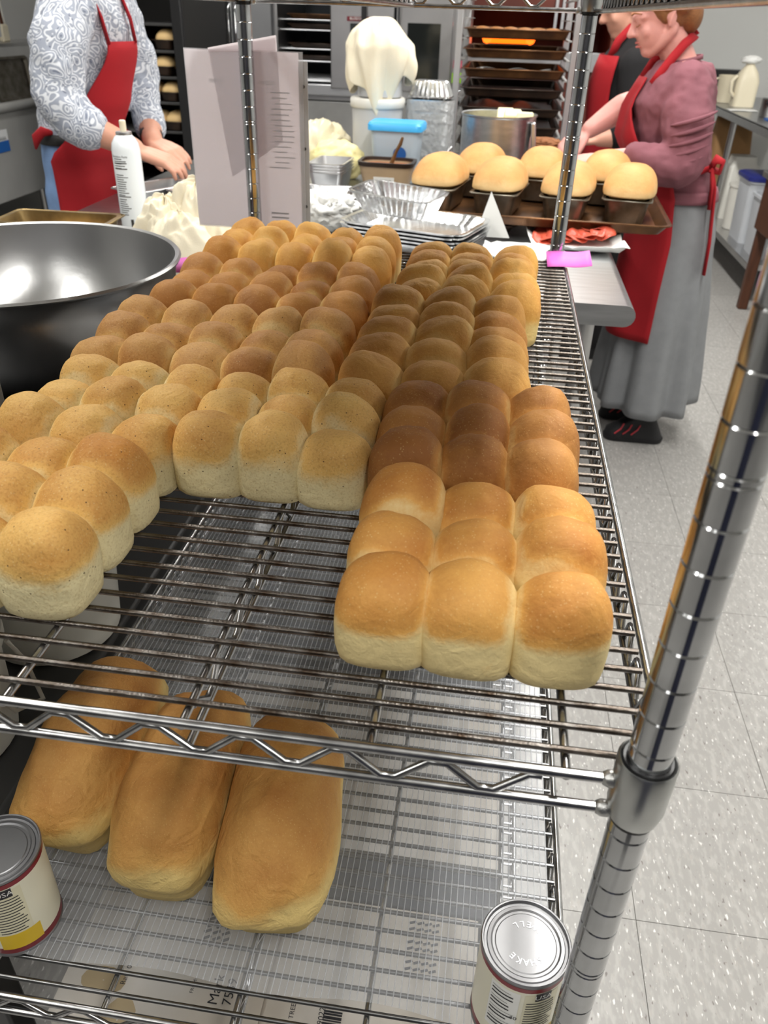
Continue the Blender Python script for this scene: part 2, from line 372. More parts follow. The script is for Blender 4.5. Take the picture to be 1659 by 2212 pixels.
mat('grout', rgb(150, 146, 140), 0.8)
mat('wall_paint', rgb(222, 223, 221), 0.6, var=0.03, vscale=2)
mat('wall_dark', rgb(70, 70, 74), 0.5, var=.2, vscale=1.5); mat('wall_grey', rgb(168, 168, 166), 0.6)
mat('ceiling_tile', rgb(235, 235, 230), 0.9, bump=0.3, bscale=90)
mat('base_rubber', rgb(60, 60, 62), 0.5)
X0, X1, Y0, Y1 = -3.4, 3.4, -2.6, 7.2
def struct(o): o['kind'] = 'structure'; return o
fl = struct(MB().box(((X0 + X1) / 2, (Y0 + Y1) / 2, -0.055), (X1 - X0, Y1 - Y0, 0.10)).build('floor', 'grout', smooth=0))
tm = MB().box((0, 0, -0.003), (0.3036, 0.3036, 0.006)).build('tile', 'vinyl_tile', fl, smooth=0)
TX, TY, TS = 0.246, 0.519, 0.3048
first = True; rest = MB()
i0, i1 = math.floor((X0 - TX) / TS), math.ceil((X1 - TX) / TS); j0, j1 = math.floor((Y0 - TY) / TS), math.ceil((Y1 - TY) / TS)
for i in range(i0, i1):
    for j in range(j0, j1):
        cx, cy = TX + (i + .5) * TS, TY + (j + .5) * TS
        if cx - .15 < X0 or cx + .15 > X1 or cy - .15 < Y0 or cy + .15 > Y1: continue
        if -0.75 < cx < 1.55 and -0.1 < cy < 5.2:
            t = tm if first else part_copy(tm, fl)
            t.location = (cx, cy, 0); first = False
        else: rest.box((cx, cy, -0.003), (0.3036, 0.3036, 0.006))
rt = rest.build('tile_field', 'vinyl_tile', fl, smooth=0); rt['kind'] = 'stuff'
struct(MB().box(((X0 + X1) / 2, Y1 + .05, CEIL / 2), (X1 - X0 + .2, .1, CEIL)).build('wall_back', 'wall_paint', smooth=0))
struct(MB().box(((X0 + X1) / 2, Y0 - .05, CEIL / 2), (X1 - X0 + .2, .1, CEIL)).build('wall_front', 'wall_dark', smooth=0))
struct(MB().box((X0 - .05, (Y0 + Y1) / 2, CEIL / 2), (.1, Y1 - Y0, CEIL)).build('wall_left', 'wall_grey', smooth=0))
struct(MB().box((X1 + .05, (Y0 + Y1) / 2, CEIL / 2), (.1, Y1 - Y0, CEIL)).build('wall_right', 'wall_paint', smooth=0))
struct(MB().box(((X0 + X1) / 2, (Y0 + Y1) / 2, CEIL + .05), (X1 - X0 + .2, Y1 - Y0 + .2, .1)).build('ceiling', 'ceiling_tile', smooth=0))
struct(MB().box(((X0 + X1) / 2, Y1 - .006, .05), (X1 - X0, .012, .1)).build('baseboard_back', 'base_rubber', smooth=0))

# ------------------------------------------------------------------ wire shelving unit
WID, LEN = 0.5694, 1.1892
PTOP = 1.95
rack = thing('wire_shelving_unit', 'chrome wire shelving unit in the foreground carrying all the rolls, with grooved round posts', 'shelving', (0, 0, 0))
def post_mesh():
    m = MB(); r = 0.0127; prof = [(0.011, 0.045), (r, 0.05)]
    z0 = 1.1625
    ks = []
    k = -int((z0 - 0.07) / 0.0254)
    while z0 + k * 0.0254 < PTOP - 0.02:
        z = z0 + k * 0.0254
        ks.append(z - 0.0022) if k % 8 == 0 else None
        ks.append(z + (0.0022 if k % 8 == 0 else 0)); k += 1
    for z in sorted(ks): prof += [(r, z - 0.0015), (r - 0.0010, z - 0.0002), (r - 0.0010, z + 0.0001), (r, z + 0.0005)]
    prof += [(r, PTOP), (0.010, PTOP + 0.004)]
    m.lathe(prof, 28)
    return m
corners = [(0, 0), (0, LEN), (-WID, 0), (-WID, LEN)]
p0 = post_mesh().build('post', 'chrome', rack, smooth=30)
foot = MB().lathe([(0.019, 0.0), (0.019, 0.008), (0.008, 0.014), (0.008, 0.05)], 14).build('foot', 'black_plastic', p0, smooth=30)
cap_ = MB().lathe([(0.0132, PTOP), (0.0132, PTOP + 0.008), (0.008, PTOP + 0.014)], 16).build('cap', 'black_plastic', p0, smooth=30)
for i, c in enumerate(corners):
    if i == 0: p0.location = (0, 0, 0); continue
    p = part_copy(p0, rack, (c[0], c[1], 0))
    for ch in (foot, cap_): part_copy(ch, p)
def zigzag(a, b, za, zb, pitch, axis, fixed, ph=0.0):
    pts = []; n = int((b - a) / pitch); 
    for i in range(n * 2 + 1):
        t = a + ph + i * pitch / 2; z = za if i % 2 == 0 else zb
        for dt in (-0.0055, 0.0055):   # rounded bends
            tt = min(max(t + dt, a), b)
            zz = z + (zb - za) * (0.05 if i % 2 == 0 else -0.05)
            pts.append((tt, fixed, zz) if axis == 'x' else (fixed, tt, zz))
    return pts
def wire_shelf(zs, wire_mat, wires):
    """zs = height of the wires' top"""
    zr = zs - 0.0065
    fr = MB()
    for y in (0, LEN):
        fr.tube([(-WID + .012, y, zr), (-.012, y, zr)], .0034, 10); fr.tube([(-WID + .012, y, zr - .0265), (-.012, y, zr - .0265)], .0034, 10)
    for s, x in ((1, .0165), (-1, -WID - .0165)):
        xi = x - s * .004
        fr.tube([(x - s * .012, .012, zr), (x, .05, zr + .002), (x, LEN - .05, zr + .002), (x - s * .012, LEN - .012, zr)], .0034, 8)
        fr.tube([(xi - s * .006, .012, zr - .0265), (xi, .05, zr - .0265), (xi, LEN - .05, zr - .0265), (xi - s * .006, LEN - .012, zr - .0265)], .0034, 8)
    sh = fr.build('wire_shelf', 'chrome_wire', rack, smooth=60)
    for y, a in ((0, .030), (LEN, .012)):
        MB().tube(zigzag(-WID + .02, -.058 if y == 0 else -.02, zr - .004, zr - .0235, .0612, 'x', y), .0026, 8).build('zigzag_wire', 'chrome_wire', sh, smooth=60)
    for x in (.0125, -WID - .0125):
        MB().tube(zigzag(.03, LEN - .03, zr - .003, zr - .0235, .039, 'y', x), .0024, 6).build('zigzag_wire', 'chrome_wire', sh, smooth=60)
    for x in (-.044, -.164, -.284, -.404, -.524):
        rb = MB().tube([(x, -.002, zs - .0075), (x, LEN + .002, zs - .0075)], .0030, 8)
        if x == -.284:
            rb.tube([(x, 0.0, zs - .033), (x, LEN, zs - .033)], .0030, 8)
            rb.tube(zigzag(.02, LEN - .02, zs - .011, zs - .030, .06, 'y', x), .0024, 6)
        rb.build('rib', 'chrome_wire', sh, smooth=60)
    n = 60; wire_me = None
    for k in range(n):
        y = .0145 + k * .01965
        if wire_me is None:
            w = MB().tube([(-WID - .0125, 0, 0), (-.25, 0, 0), (.0125, 0, 0)], .00225, 8).build('wire', wire_mat, sh, smooth=60); wire_me = w
        else: w = part_copy(wire_me, sh)
        w.location = (0, y, zs - .00225)
        if y < 0.03 or y > LEN - .03: w.scale = (0.94, 1, 1); w.location.x = -.017
    for c in corners:
        cm = MB().lathe([(.0136, zs - .030), (.0150, zs - .034), (.0172, zs - .024), (.0176, zs + .013), (.0166, zs + .0145), (.0150, zs + .013), (.0136, zs + .005)], 26, cap=False)
        cm.rings([[(r * math.cos(2 * PI * j / 26), r * math.sin(2 * PI * j / 26), z) for j in range(26)] for r, z in ((.0136, zs + .005), (.0136, zs - .030))], cap=False)
        co = cm.build('collar', 'zinc', sh, smooth=40); co.location = (c[0], c[1], 0)
        sl = MB(); sl.rings([[(r * math.cos(2 * PI * j / 24), r * math.sin(2 * PI * j / 24), z) for j in range(24)] for r, z in ((.0128, zs - .038), (.0135, zs - .038), (.0150, zs + .0125), (.0145, zs + .015), (.0128, zs + .015))], cap=False)
        so = sl.build('sleeve', 'black_plastic', sh, smooth=40); so.location = (c[0], c[1], 0)
        wl = MB()
        sx = -1 if c[0] == 0 else 1
        for z in (zr, zr - .0265): wl.ball((c[0] + sx * .0175, c[1], z), .0056, 10, 6, (1.3, 1, 1))
        wl.build('weld_bead', 'weld', sh, smooth=60)
    return sh
for z, w in ((SHELF, 'worn_shaded_wire'), (0.560, 'shaded_wire'), (1.378, 'chrome_wire'), (0.155, 'chrome_wire')): wire_shelf(z, w, 60)

# ------------------------------------------------------------------ rolls on the upper shelf
roll_block('golden block of nine rolls nearest the front right post', 'crust_golden', -.1975, .060, 3, 3, .0585, .0565, .074, 1, crust=(.40, .72), dark=.92)
roll_block('dark brown block of nine rolls just behind the golden front block', 'crust_brown', -.2040, .236, 3, 3, .0580, .0570, .076, 2, crust=(.15, .45), dark=1.12)
roll_block('long amber block of fifteen rolls, three wide, just behind the dark brown block', 'crust_tan', -.262, .4130, 3, 5, .0640, .0572, .078, 3, crust=(.25, .60), dark=.82)
roll_block('light tan block of fifteen rolls, three wide, next to the rear right post', 'crust_amber', -.243, .7030, 3, 5, .0640, .0560, .078, 4, crust=(.25, .6), dark=.80)
roll_block('speckled pale wheat block of nine rolls standing at the middle front behind bare wires', 'crust_wheat', -.381, .2540, 3, 3, .0570, .0530, .071, 5, crust=(.33, .80), dark=.78)
roll_block('speckled tan wheat block of nine rolls left of the pale middle block', 'crust_wheat', -.549, .2480, 3, 3, .0555, .0560, .070, 6, crust=(.25, .75), dark=.78, rz=-.06)
roll_block('speckled wheat block of rolls cut off by the left picture edge, nearest the camera', 'crust_wheat', -.5595, .0700, 3, 3, .0570, .0555, .074, 7, crust=(.38, .68), dark=1.02)
roll_block('brownish wheat slab of fifteen rolls, five wide, behind pale wheat blocks', 'crust_wheat_dark', -.568, .4280, 5, 3, .0575, .0610, .070, 8, crust=(.20, .6), dark=.95)
roll_block('reddish brown slab of fifteen rolls, five wide, middle slab beside the steel bowl', 'crust_brown', -.556, .6300, 5, 3, .0565, .0580, .074, 9, crust=(.22, .55), dark=.88)
roll_block('bright golden slab of fifteen rolls, five wide, right before the recipe sheet', 'crust_amber', -.551, .8220, 5, 3, .0560, .0655, .084, 10, crust=(.22, .6), dark=.88)

# ------------------------------------------------------------------ lower shelf: ribbed mat, loaves, cans
def mat_sheet():
    m = bpy.data.materials.new('clear_ribbed'); m.use_nodes = True; MATS['clear_ribbed'] = m
    nt = m.node_tree; N = nt.nodes.new; L = nt.links.new; out = nt.nodes['Material Output']
    b = nt.nodes['Principled BSDF']; b.inputs['Base Color'].default_value = (0.85, 0.87, 0.9, 1); b.inputs['Roughness'].default_value = 0.12
    b.inputs['Specular IOR Level'].default_value = 0.7
    t = N('ShaderNodeBsdfTransparent'); t.inputs[0].default_value = (0.84, 0.85, 0.87, 1)
    mx = N('ShaderNodeMixShader'); mx.inputs[0].default_value = 0.17
    L(t.outputs[0], mx.inputs[1]); L(b.outputs[0], mx.inputs[2]); L(mx.outputs[0], out.inputs[0])
mat_sheet()
mat('rib_plastic', (0.60, 0.62, 0.65, 1), 0.18, alpha=0.38)
sh = MB(); ZM = 0.5624
nx = 48
xs0, xs1 = -.575, .004
def mz(x, y): return ZM + 0.0012 * math.sin(x * 40) * math.sin(y * 9) + (0.004 * max(0, (0.09 - y) / 0.06) * (0.5 + 0.5 * math.sin(x * 21)) if y < .09 else 0)
P = []
for i in range(61):
    x = xs0 + (xs1 - xs0) * i / 60
    yf = 0.036 + 0.004 * math.sin(x * 30)
    P.append([(x, yf + (1.15 - yf) * t, mz(x, yf + (1.15 - yf) * t)) for t in (0, .02, .05, .1, .2, .35, .55, .8, 1)])
sh.grid(P)
mt = sh.build('ribbed_shelf_liner', 'clear_ribbed', smooth=180)
set_props(mt, 'clear ribbed plastic liner sheet lying on the lower wire shelf under the loaves', 'liner')
rb = MB()
k = 0
x = xs0 + .004
while x < xs1:
    yf = 0.036 + 0.004 * math.sin(x * 30)
    rb.tube([(x, yf + (1.15 - yf) * t, mz(x, yf + (1.15 - yf) * t) + .0004) for t in (0, .02, .05, .1, .2, .35, .55, .8, 1)], .00055, 4, cap=False); x += .0066
ro = rb.build('liner_ribs', 'rib_plastic', mt, smooth=60); ro['kind'] = 'stuff'

def sandwich_loaf(label, x, y, rz, seed, w=.112, d=.228, h=.126):
    o = dome_loaf('sandwich_loaf', 'crust_loaf', w, d, h, seed, None, (x, y, ZM + .002), rz, n=44, side=.42, crust=(.38, .84), lump=.075, e0=4.2, e1=2.3, power=.72, base=.85, flare=.07, rings_=12)
    set_props(o, label, 'bread', 'sandwich loaves on the lower shelf')
    return o
sandwich_loaf('brown sandwich loaf on the lower shelf, rightmost of three', -.276, .184, .09, 21, .110)
sandwich_loaf('brown sandwich loaf on the lower shelf, middle one of three', -.393, .202, .06, 22, .104)
sandwich_loaf('brown sandwich loaf on the lower shelf, leftmost of three behind the can', -.508, .236, .04, 23, .106)

def can_label_mat():
    m = bpy.data.materials.new('can_label'); m.use_nodes = True; MATS['can_label'] = m
    nt = m.node_tree; b = nt.nodes['Principled BSDF']; N = nt.nodes.new; L = nt.links.new
    b.inputs['Roughness'].default_value = 0.3
    tc = N('ShaderNodeTexCoord'); sx = N('ShaderNodeSeparateXYZ'); L(tc.outputs['Object'], sx.inputs[0])
    r = N('ShaderNodeValToRGB'); r.color_ramp.interpolation = 'CONSTANT'
    mu = N('ShaderNodeMath'); mu.operation = 'MULTIPLY'; mu.inputs[1].default_value = 1 / .112; L(sx.outputs[2], mu.inputs[0]); L(mu.outputs[0], r.inputs[0])
    e = r.color_ramp.elements; e[0].position = 0; e[0].color = rgb(120, 16, 30); e[1].position = .12; e[1].color = rgb(232, 228, 206)
    x = e.new(.90); x.color = rgb(128, 20, 34)
    L(r.outputs[0], b.inputs['Base Color'])
can_label_mat()
mat('label_yellow', rgb(222, 186, 30), 0.35); mat('label_cream', rgb(226, 220, 190), 0.35); mat('label_dark', rgb(24, 22, 30), 0.4); mat('label_white', rgb(236, 236, 232), 0.35)
def wrap_patch(m, r, a0, a1, z0, z1, n=8):
    P = [[((r) * math.cos(a0 + (a1 - a0) * i / n), (r) * math.sin(a0 + (a1 - a0) * i / n), z) for z in (z0, z1)] for i in range(n + 1)]
    m.grid(P)
def text_wrap(name, body, size, r, ang, z, mname, parent, sx=1.0):
    """text wrapped on a cylinder round the parent's axis, centred at angle ang"""
    o = text_obj(name, body, size, (0, 0, 0), (0, 0, 0), mname, parent, sx=1.0)
    for v in o.data.vertices:
        a = ang + v.co.x * sx / r
        v.co = ((r) * math.cos(a), (r) * math.sin(a), z + v.co.y)
    return o
def tin_can(label, x, y, rz, lid_text):
    t = thing('food_can', label, 'can', (x, y, ZM + .0008), rz)
    R, H = .0372, .112
    MB().lathe([(R - .002, 0), (R + .0008, .001), (R + .0008, .0035), (R, .0045), (R, .1075), (R + .0009, .1085), (R + .0009, .111), (R, H), (R - .0012, .1118), (R - .002, .1085), (R - .004, .1082), (R - .0048, .1092), (R - .0075, .1094), (R - .009, .1082), (R - .011, .1082), (R - .012, .1088), (.0008, .1088)], 48).build('can_body', 'can_metal', t, smooth=30)
    lb = MB().rings([[((R + .0003) * math.cos(2 * PI * j / 48), (R + .0003) * math.sin(2 * PI * j / 48), z) for j in range(48)] for z in (.005, .107)], cap=False).build('can_label', 'can_label', t, smooth=60)
    pm = MB(); wrap_patch(pm, R + .0005, -2.75, -2.05, .03, .098); pm.build('fact_panel', 'label_white', lb)
    pm = MB(); wrap_patch(pm, R + .0005, -1.95, -1.15, .03, .098); pm.build('story_panel', 'label_cream', lb)
    pm = MB(); wrap_patch(pm, R + .0006, -2.0, -1.0, .012, .034); pm.build('yellow_band', 'label_yellow', lb)
    pm = MB(); wrap_patch(pm, R + .0007, -1.72, -1.36, .089, .1005); pm.build('badge', 'label_dark', lb)
    tw = MB()
    rnd = random.Random(5)
    for i in range(13):
        z = .085 - i * .004; wrap_patch(tw, R + .0008, -1.90, -1.90 + rnd.uniform(.55, .70), z, z + .0012, 6)
    for i in range(12):
        z = .093 - i * .005; wrap_patch(tw, R + .0008, -2.70, -2.70 + rnd.uniform(.4, .6), z, z + (.0018 if i % 3 else .0005), 6)
    q = tw.build('printed_lines', 'ink', lb); q['kind'] = 'stuff'
    text_wrap('badge_text', 'USA', .0085, R + .0009, -1.54, .0945, 'label_white', lb)
    text_wrap('figure_text', '40', .007, R + .0009, -2.12, .060, 'ink', lb)
    if lid_text:
        for word, a0, rr in (('SHAKE', -PI / 2, .0165), ('WELL', PI / 2, .0165)):
            for i, ch in enumerate(word):
                a = a0 - rz + ((i - (len(word) - 1) / 2) * .36) * (-1 if a0 < 0 else 1)
                text_obj('embossed_letter', ch, .0075, (rr * math.cos(a), rr * math.sin(a), .1089), (0, 0, a - PI / 2 if a0 < 0 else a + PI / 2), 'aluminium', t, ext=.0004)
    return t
tin_can('silver topped food can standing by the front right post, lid embossed with two words', -.0335, .055, .40, True)
tin_can('food can with yellow and dark red label at the left edge', -.5150, .066, .55, False)

# white cartons on the bottom shelf
mat('carton', rgb(214, 210, 204), 0.75, var=0.14, vscale=7, col2=rgb(188, 178, 164))
mat('carton_grey', rgb(56, 59, 68), 0.6, var=0.1); mat('red_print', rgb(196, 84, 50), 0.7); mat('stain', rgb(176, 158, 126), 0.8)  # carton_grey has the unlit bottom shelf's shade in its colour; also prints stripes
def carton(label, x, y, w, d, h, rz=0, m='carton', lid=True):
    t = thing('cardboard_carton', label, 'box', (x, y, .1552), rz)
    MB().box((0, 0, h / 2), (w, d, h)).build('carton_body', m, t, bevel=.003)
    if lid:
        f = MB(); f.box((-w / 4 - .0005, 0, h + .002), (w / 2 - .003, d, .004)); f.build('lid_flap', m, t)
        f = MB(); f.box((w / 4 + .0005, 0, h + .002), (w / 2 - .003, d, .004)); f.build('lid_flap', m, t)
    return t
c1 = carton('long white stained carton with printed address labels on the bottom shelf under the loaves', -.300, .180, .50, .19, .17)
rotv = (0, 0, PI / 2)
for body, sz, x, y in (('Mark', .017, -.061, -.040), ('7539', .016, -.044, -.040), ('Gree', .016, -.027, -.045), ('9022', .010, .070, -.05), ('Rate 0', .009, -.175, -.04), ('FROM:', .006, -.090, -.04), ('TREE', .008, .035, -.05)):
    text_obj('label_text', body, sz, (x, y, .1747), rotv, 'ink', c1)
bc = MB()
rnd = random.Random(3); xx = 0
while xx < .034:
    wv = rnd.choice((.0008, .0014, .002)); bc.box((.083, -.075 + xx, .1746), (.022, wv, .0004)); xx += wv + rnd.choice((.0008, .0014))
q = bc.build('bar_code', 'ink', c1, smooth=0); q['kind'] = 'stuff'
text_obj('red_text', 'THIS SIDE UP', .007, (.105, -.078, .1747), (0, 0, .1), 'red_print', c1)
st = MB(); st.lathe([(.028, .1743), (.001, .1744)], 14, (-.20, -.05, 0), cap=False, sy=.6); st.lathe([(.02, .1743), (.001, .1744)], 12, (-.165, -.09, 0), cap=False, sy=1.3); st.build('stain', 'stain', c1)
sl = MB()
for i in range(15):
    if i > 8: continue
    for j in range(3): sl.box((-.095 + j * .012 + .002 * (i % 2), .012 + i * .008, .1746), (.010, .0035, .0004), rz=.5)
    for j in range(4): sl.box((.165 + j * .010, .012 + i * .0085, .1746), (.009, .003, .0004), rz=.35)
q = sl.build('printed_stripes', 'carton_grey', c1, smooth=0); q['kind'] = 'stuff'
carton('dark blue grey carton on the bottom shelf behind the long white carton', -.27, .315, .50, .065, .165, m='carton_grey', lid=False)
carton('pale carton in the middle of the bottom shelf behind the dark carton', -.25, .53, .46, .34, .16)
carton('shade-darkened grey carton deep on the bottom shelf seen through the liner', -.28, .87, .48, .28, .17, m='carton_grey')
# ------------------------------------------------------------------ work tables
def slab_table(label, x0, x1, y0, y1, ztop, legs):
    t = thing('prep_table', label, 'table', ((x0 + x1) / 2, (y0 + y1) / 2, 0))
    hx, hy, th = (x1 - x0) / 2, (y1 - y0) / 2, .044
    m = MB(); prof = []
    r = th / 2
    for i in range(9):
        a = PI / 2 - PI * i / 8; prof.append((hx - r + r * math.cos(a), ztop - r + r * math.sin(a)))
    for i in range(9):
        a = -PI / 2 - PI * i / 8; prof.append((-hx + r + r * math.cos(a), ztop - r + r * math.sin(a)))
    m.rings([[(x, y, z) for x, z in prof] for y in (-hy, -hy + .002, hy - .002, hy)])
    m.build('table_top', 'steel_brushed', t, smooth=40)
    us = MB().box((0, 0, .26), (hx * 2 - .16, hy * 2 - .12, .03)).build('undershelf', 'steel_dull', t, bevel=.004)
    for sx in (-1, 1):
        for sy in (-1, 1):
            MB().lathe([(.022, 0.0), (.014, .03), (.0205, .06), (.0205, ztop - th + .001)], 16).build('leg', 'steel', t, loc=(sx * (hx - .09), sy * (hy - .06), 0), smooth=40)
    return t
TT = .85
slab_table('stainless work table with rounded end right behind the wire shelving', -1.275, .182, 1.285, 2.05, TT, 1)
slab_table('second stainless work table behind the first, carrying the bucket and the pot', -1.275, .182, 2.06, 2.86, TT, 1)
ZU = .2755
def plain_box(name, label, cat, c, d, m, bevel=.004, rz=0.0):
    t = thing(name, label, cat, c, rz); MB().box((0, 0, d[2] / 2), d).build('body', m, t, bevel=bevel); return t
mat('orange_plastic', rgb(214, 84, 34), 0.5); mat('green_sticker', rgb(70, 170, 60), 0.5); mat('blue_sticker', rgb(28, 82, 150), 0.5)
b = plain_box('storage_box', 'white box stored on the undershelf of the front work table', 'box', (.00, 1.75, ZU), (.16, .20, .22), 'white_plastic')
MB().box((0, 0, .225), (.165, .205, .012)).build('lid', 'white_plastic', b, bevel=.003)
b = plain_box('storage_box', 'orange box on the undershelf of the front work table', 'box', (-.01, 1.45, ZU), (.14, .16, .18), 'orange_plastic')
MB().box((0, 0, .185), (.145, .165, .012)).build('lid', 'white_plastic', b, bevel=.003)

# ------------------------------------------------------------------ containers and pans
def pan(name, label, cat, loc, w, d, h, m, rz=0.0, taper=.86, lip=.008, rad=.02, group=None, th=.0016, wire=True):
    t = thing(name, label, cat, loc, rz, group)
    b = MB().rrect([(0, 0, 0.0, w * taper * .92, d * taper * .96, rad), (0, 0, .004, w * taper, d * (taper + (1 - taper) * .3), rad), (0, 0, h - .003, w, d, rad), (0, 0, h - .003, w + lip * 2, d + lip * 2, rad + lip), (0, 0, h, w + lip * 2, d + lip * 2, rad + lip), (0, 0, h, w - th * 2, d - th * 2, rad), (0, 0, .004 + th, w * taper - th * 2, d * (taper + (1 - taper) * .3) - th * 2, rad), (0, 0, .0035, w * taper * .5, d * taper * .5, rad)], 5)
    b.build('pan_body', m, t, smooth=40)
    if wire: MB().tube([Vector((sx * (w / 2 + lip), sy * (d / 2 + lip), h - .0015)) for sx, sy in ((-1, -.9), (-1, .9), (-.9, 1), (.9, 1), (1, .9), (1, -.9), (.9, -1), (-.9, -1), (-1, -.9))], .0022, 6).build('rolled_rim', m, t, smooth=60)
    return t
pan('sheet_pan', 'dark baked-on sheet pan under the pan of loaf tins, shifted to the left', 'sheet pan', (-.31, 2.05, TT + .0008), .50, .44, .026, 'dark_pan', -.03, taper=.95)
pan('sheet_pan', 'brown stained sheet pan carrying seven loaf tins, overhanging the table end', 'sheet pan', (-.015, 2.065, TT + .028), .68, .53, .028, 'brown_pan', -.05, taper=.95)
ZL = TT + .028 + .0065
tins = [(-.275, 1.985, 'leftmost of the front row'), (-.112, 1.958, 'second from left in the front row'), (.068, 1.952, 'third from left in the front row'), (.228, 1.965, 'right end of the front row'),
        (-.172, 2.215, 'left of the back row before the pot'), (.005, 2.205, 'middle of the back row'), (.190, 2.200, 'right of the back row')]
for i, (x, y, w) in enumerate(tins):
    t = pan('loaf_tin', 'loaf tin under a pale loaf, ' + w, 'loaf tin', (x, y, ZL), .112, .205, .062, 'loaf_tin', -.17, taper=.84, lip=.006)
    l = dome_loaf('tin_loaf', 'crust_pale', .134, .222, .084, 60 + i, None, (x, y, ZL + .052), -.17, n=36, side=.24, crust=(.05, .9), lump=.035, e0=3.4, e1=2.3, power=.72, base=.74, flare=.02, dark=.9, rings_=11)
    set_props(l, 'pale loaf risen above its tin, ' + w, 'bread', 'loaves in tins on the sheet pan')

# spray can
mat('can_white', rgb(228, 234, 238), 0.22, coat=.3)
t = thing('spray_can', 'tall white cooking spray can with printed nutrition panel left of the recipe sheet', 'spray can', (-.985, 1.575, TT + .0205), -.25)
MB().lathe([(.028, 0), (.0325, .003), (.0325, .178), (.030, .192), (.022, .205), (.0165, .210)], 32).build('can_body', 'can_white', t, smooth=50)
MB().lathe([(.0175, .209), (.0185, .212), (.0175, .216), (.010, .217)], 24).build('rim', 'aluminium', t)
MB().lathe([(.0065, .215), (.0075, .222), (.0075, .238), (.0055, .240)], 16).build('nozzle', 'cream_plastic', t)
pm = MB(); rnd = random.Random(8)
for i in range(26):
    z = .160 - i * .0049
    if i in (5, 6, 17): continue
    wrap_patch(pm, .0328, -1.95, -1.95 + rnd.uniform(.55, .95), z, z + .0016, 6)
for z in (.151, .139, .078): wrap_patch(pm, .0329, -1.98, -.98, z, z + .002, 8)
wrap_patch(pm, .0329, -1.20, -1.0, .010, .028, 3)
q = pm.build('nutrition_lines', 'dark_grey', t); q['kind'] = 'stuff'
text_wrap('panel_heading', 'Nutrition Facts', .0065, .0330, -1.48, .166, 'ink', t)
pm = MB(); wrap_patch(pm, .0329, -2.6, -2.35, .055, .10, 4); pm.build('red_mark', 'red_cloth', t)
pan('sheet_pan', 'black sheet pan on the table behind the big steel bowl', 'sheet pan', (-1.075, 1.50, TT + .0008), .35, .40, .020, 'dark_pan', .0, taper=.95)
t = pan('loaf_tin', 'bronze loaf tin with raw dough inside, at the left behind the steel bowl', 'loaf tin', (-1.075, 1.385, TT + .008), .235, .115, .072, 'bronze_pan', .05, taper=.86)
o = dome_loaf('raw_dough', 'crust_pale', .17, .062, .05, 77, None, (-1.08, 1.385, TT + .014), .05, crust=(2, 3), side=.3, lump=.04)
set_props(o, 'raw dough piece lying inside the bronze loaf tin', 'dough')
for i, (x, y) in enumerate(((-1.045, 1.870), (-.897, 1.885))):
    t = pan('loaf_tin', ('silver loaf tin with wire handle nearer the spray can', 'silver loaf tin right beside the recipe sheet edge')[i], 'loaf tin', (x, y, TT + .0008), .10, .20, .068, 'aluminium', -.5, taper=.88)
    if i: MB().tube([(-.03, -.108, .052), (-.03, -.128, .056), (.03, -.128, .056), (.03, -.108, .052)], .003, 6).build('handle', 'aluminium', t, smooth=60)

# ------------------------------------------------------------------ cloths and bags
def crumple(name, label, cat, loc, size, seed, m, freq=9.0, amp=.35, n=56, mm=36, flat=True, parent=None, rz=0.0, vert=1.0):
    off = Vector((seed * 3.7, seed * 1.9, seed * .77)); R = []
    for i in range(mm + 1):
        a = -PI / 2 + PI * i / mm; ring = []
        for j in range(n):
            b = 2 * PI * j / n; rr = max(math.cos(a), .02)
            d = Vector((rr * math.cos(b), rr * math.sin(b), math.sin(a)))
            q = d * freq * .28; q.z *= vert
            q = q + Vector((noise.noise(q * .8 + off), noise.noise(q * .8 + off * 2), noise.noise(q * .8 + off * 3))) * .9
            f = (1 - 2.2 * abs(noise.noise(q + off))) * .6 + .4 * (1 - 2 * abs(noise.noise(q * 2.1 + off)))
            k = 1 + amp * (f - .45)
            p = Vector((d.x * size[0] / 2 * k, d.y * size[1] / 2 * k, d.z * size[2] / 2 * k))
            if flat: p.z = max(p.z + size[2] * .42, 0.0006)
            ring.append(tuple(p))
        R.append(ring)
    o = MB().rings(R).build(name, m, parent, smooth=180, loc=loc); o.rotation_euler = (0, 0, rz)
    if label: set_props(o, label, cat)
    return o
def heaped_cloth(m, c, R, H, seed, tails=(), kf=6, n=96, rows=30, fa=.020):
    P = []; so = seed * 7.3
    for i in range(rows):
        s = i / (rows - 1); ring = []
        for j in range(n + 1):
            a = 2 * PI * (j % n) / n; ca, sa = math.cos(a), math.sin(a)
            f1 = 1 - 2 * abs(noise.noise(Vector((ca * 1.7 + so, sa * 1.7, s * 1.2)))); f2 = noise.noise(Vector((ca * 4 + so, sa * 4, s * 2.5)))
            f3 = 1 - 2 * abs(noise.noise(Vector((ca * 3 + so * 2, sa * 3 + s * 2, s * 5))))
            r = R * (.04 + .96 * s ** .75) * (1 + .16 * f1 * s + .10 * f2 * s) + .012 * math.sin(kf * a + 3 * s + so) * s
            z = H * (1 - s ** 1.9) * (1 + .16 * f2) + fa * f3 * s * (1 - s) * 3 + .008 * math.sin(9 * a + so) * s * (1 - s) * 2
            ring.append((c[0] + r * ca * 1.15, c[1] + r * sa, c[2] + max(z, .001)))
        P.append(ring)
    m.grid(P)
m = MB()
heaped_cloth(m, (-.845, 1.43, TT + .003), .072, .120, 2, fa=.014)
heaped_cloth(m, (-.775, 1.45, TT + .002), .078, .155, 5, kf=4, fa=.014)
heaped_cloth(m, (-.805, 1.40, TT + .001), .088, .100, 9, kf=5, fa=.014)
set_props(m.build('kitchen_towel', 'cloth', smooth=180, sub=1), 'crumpled cream towel heaped beside the steel bowl in front of the spray can', 'towel')
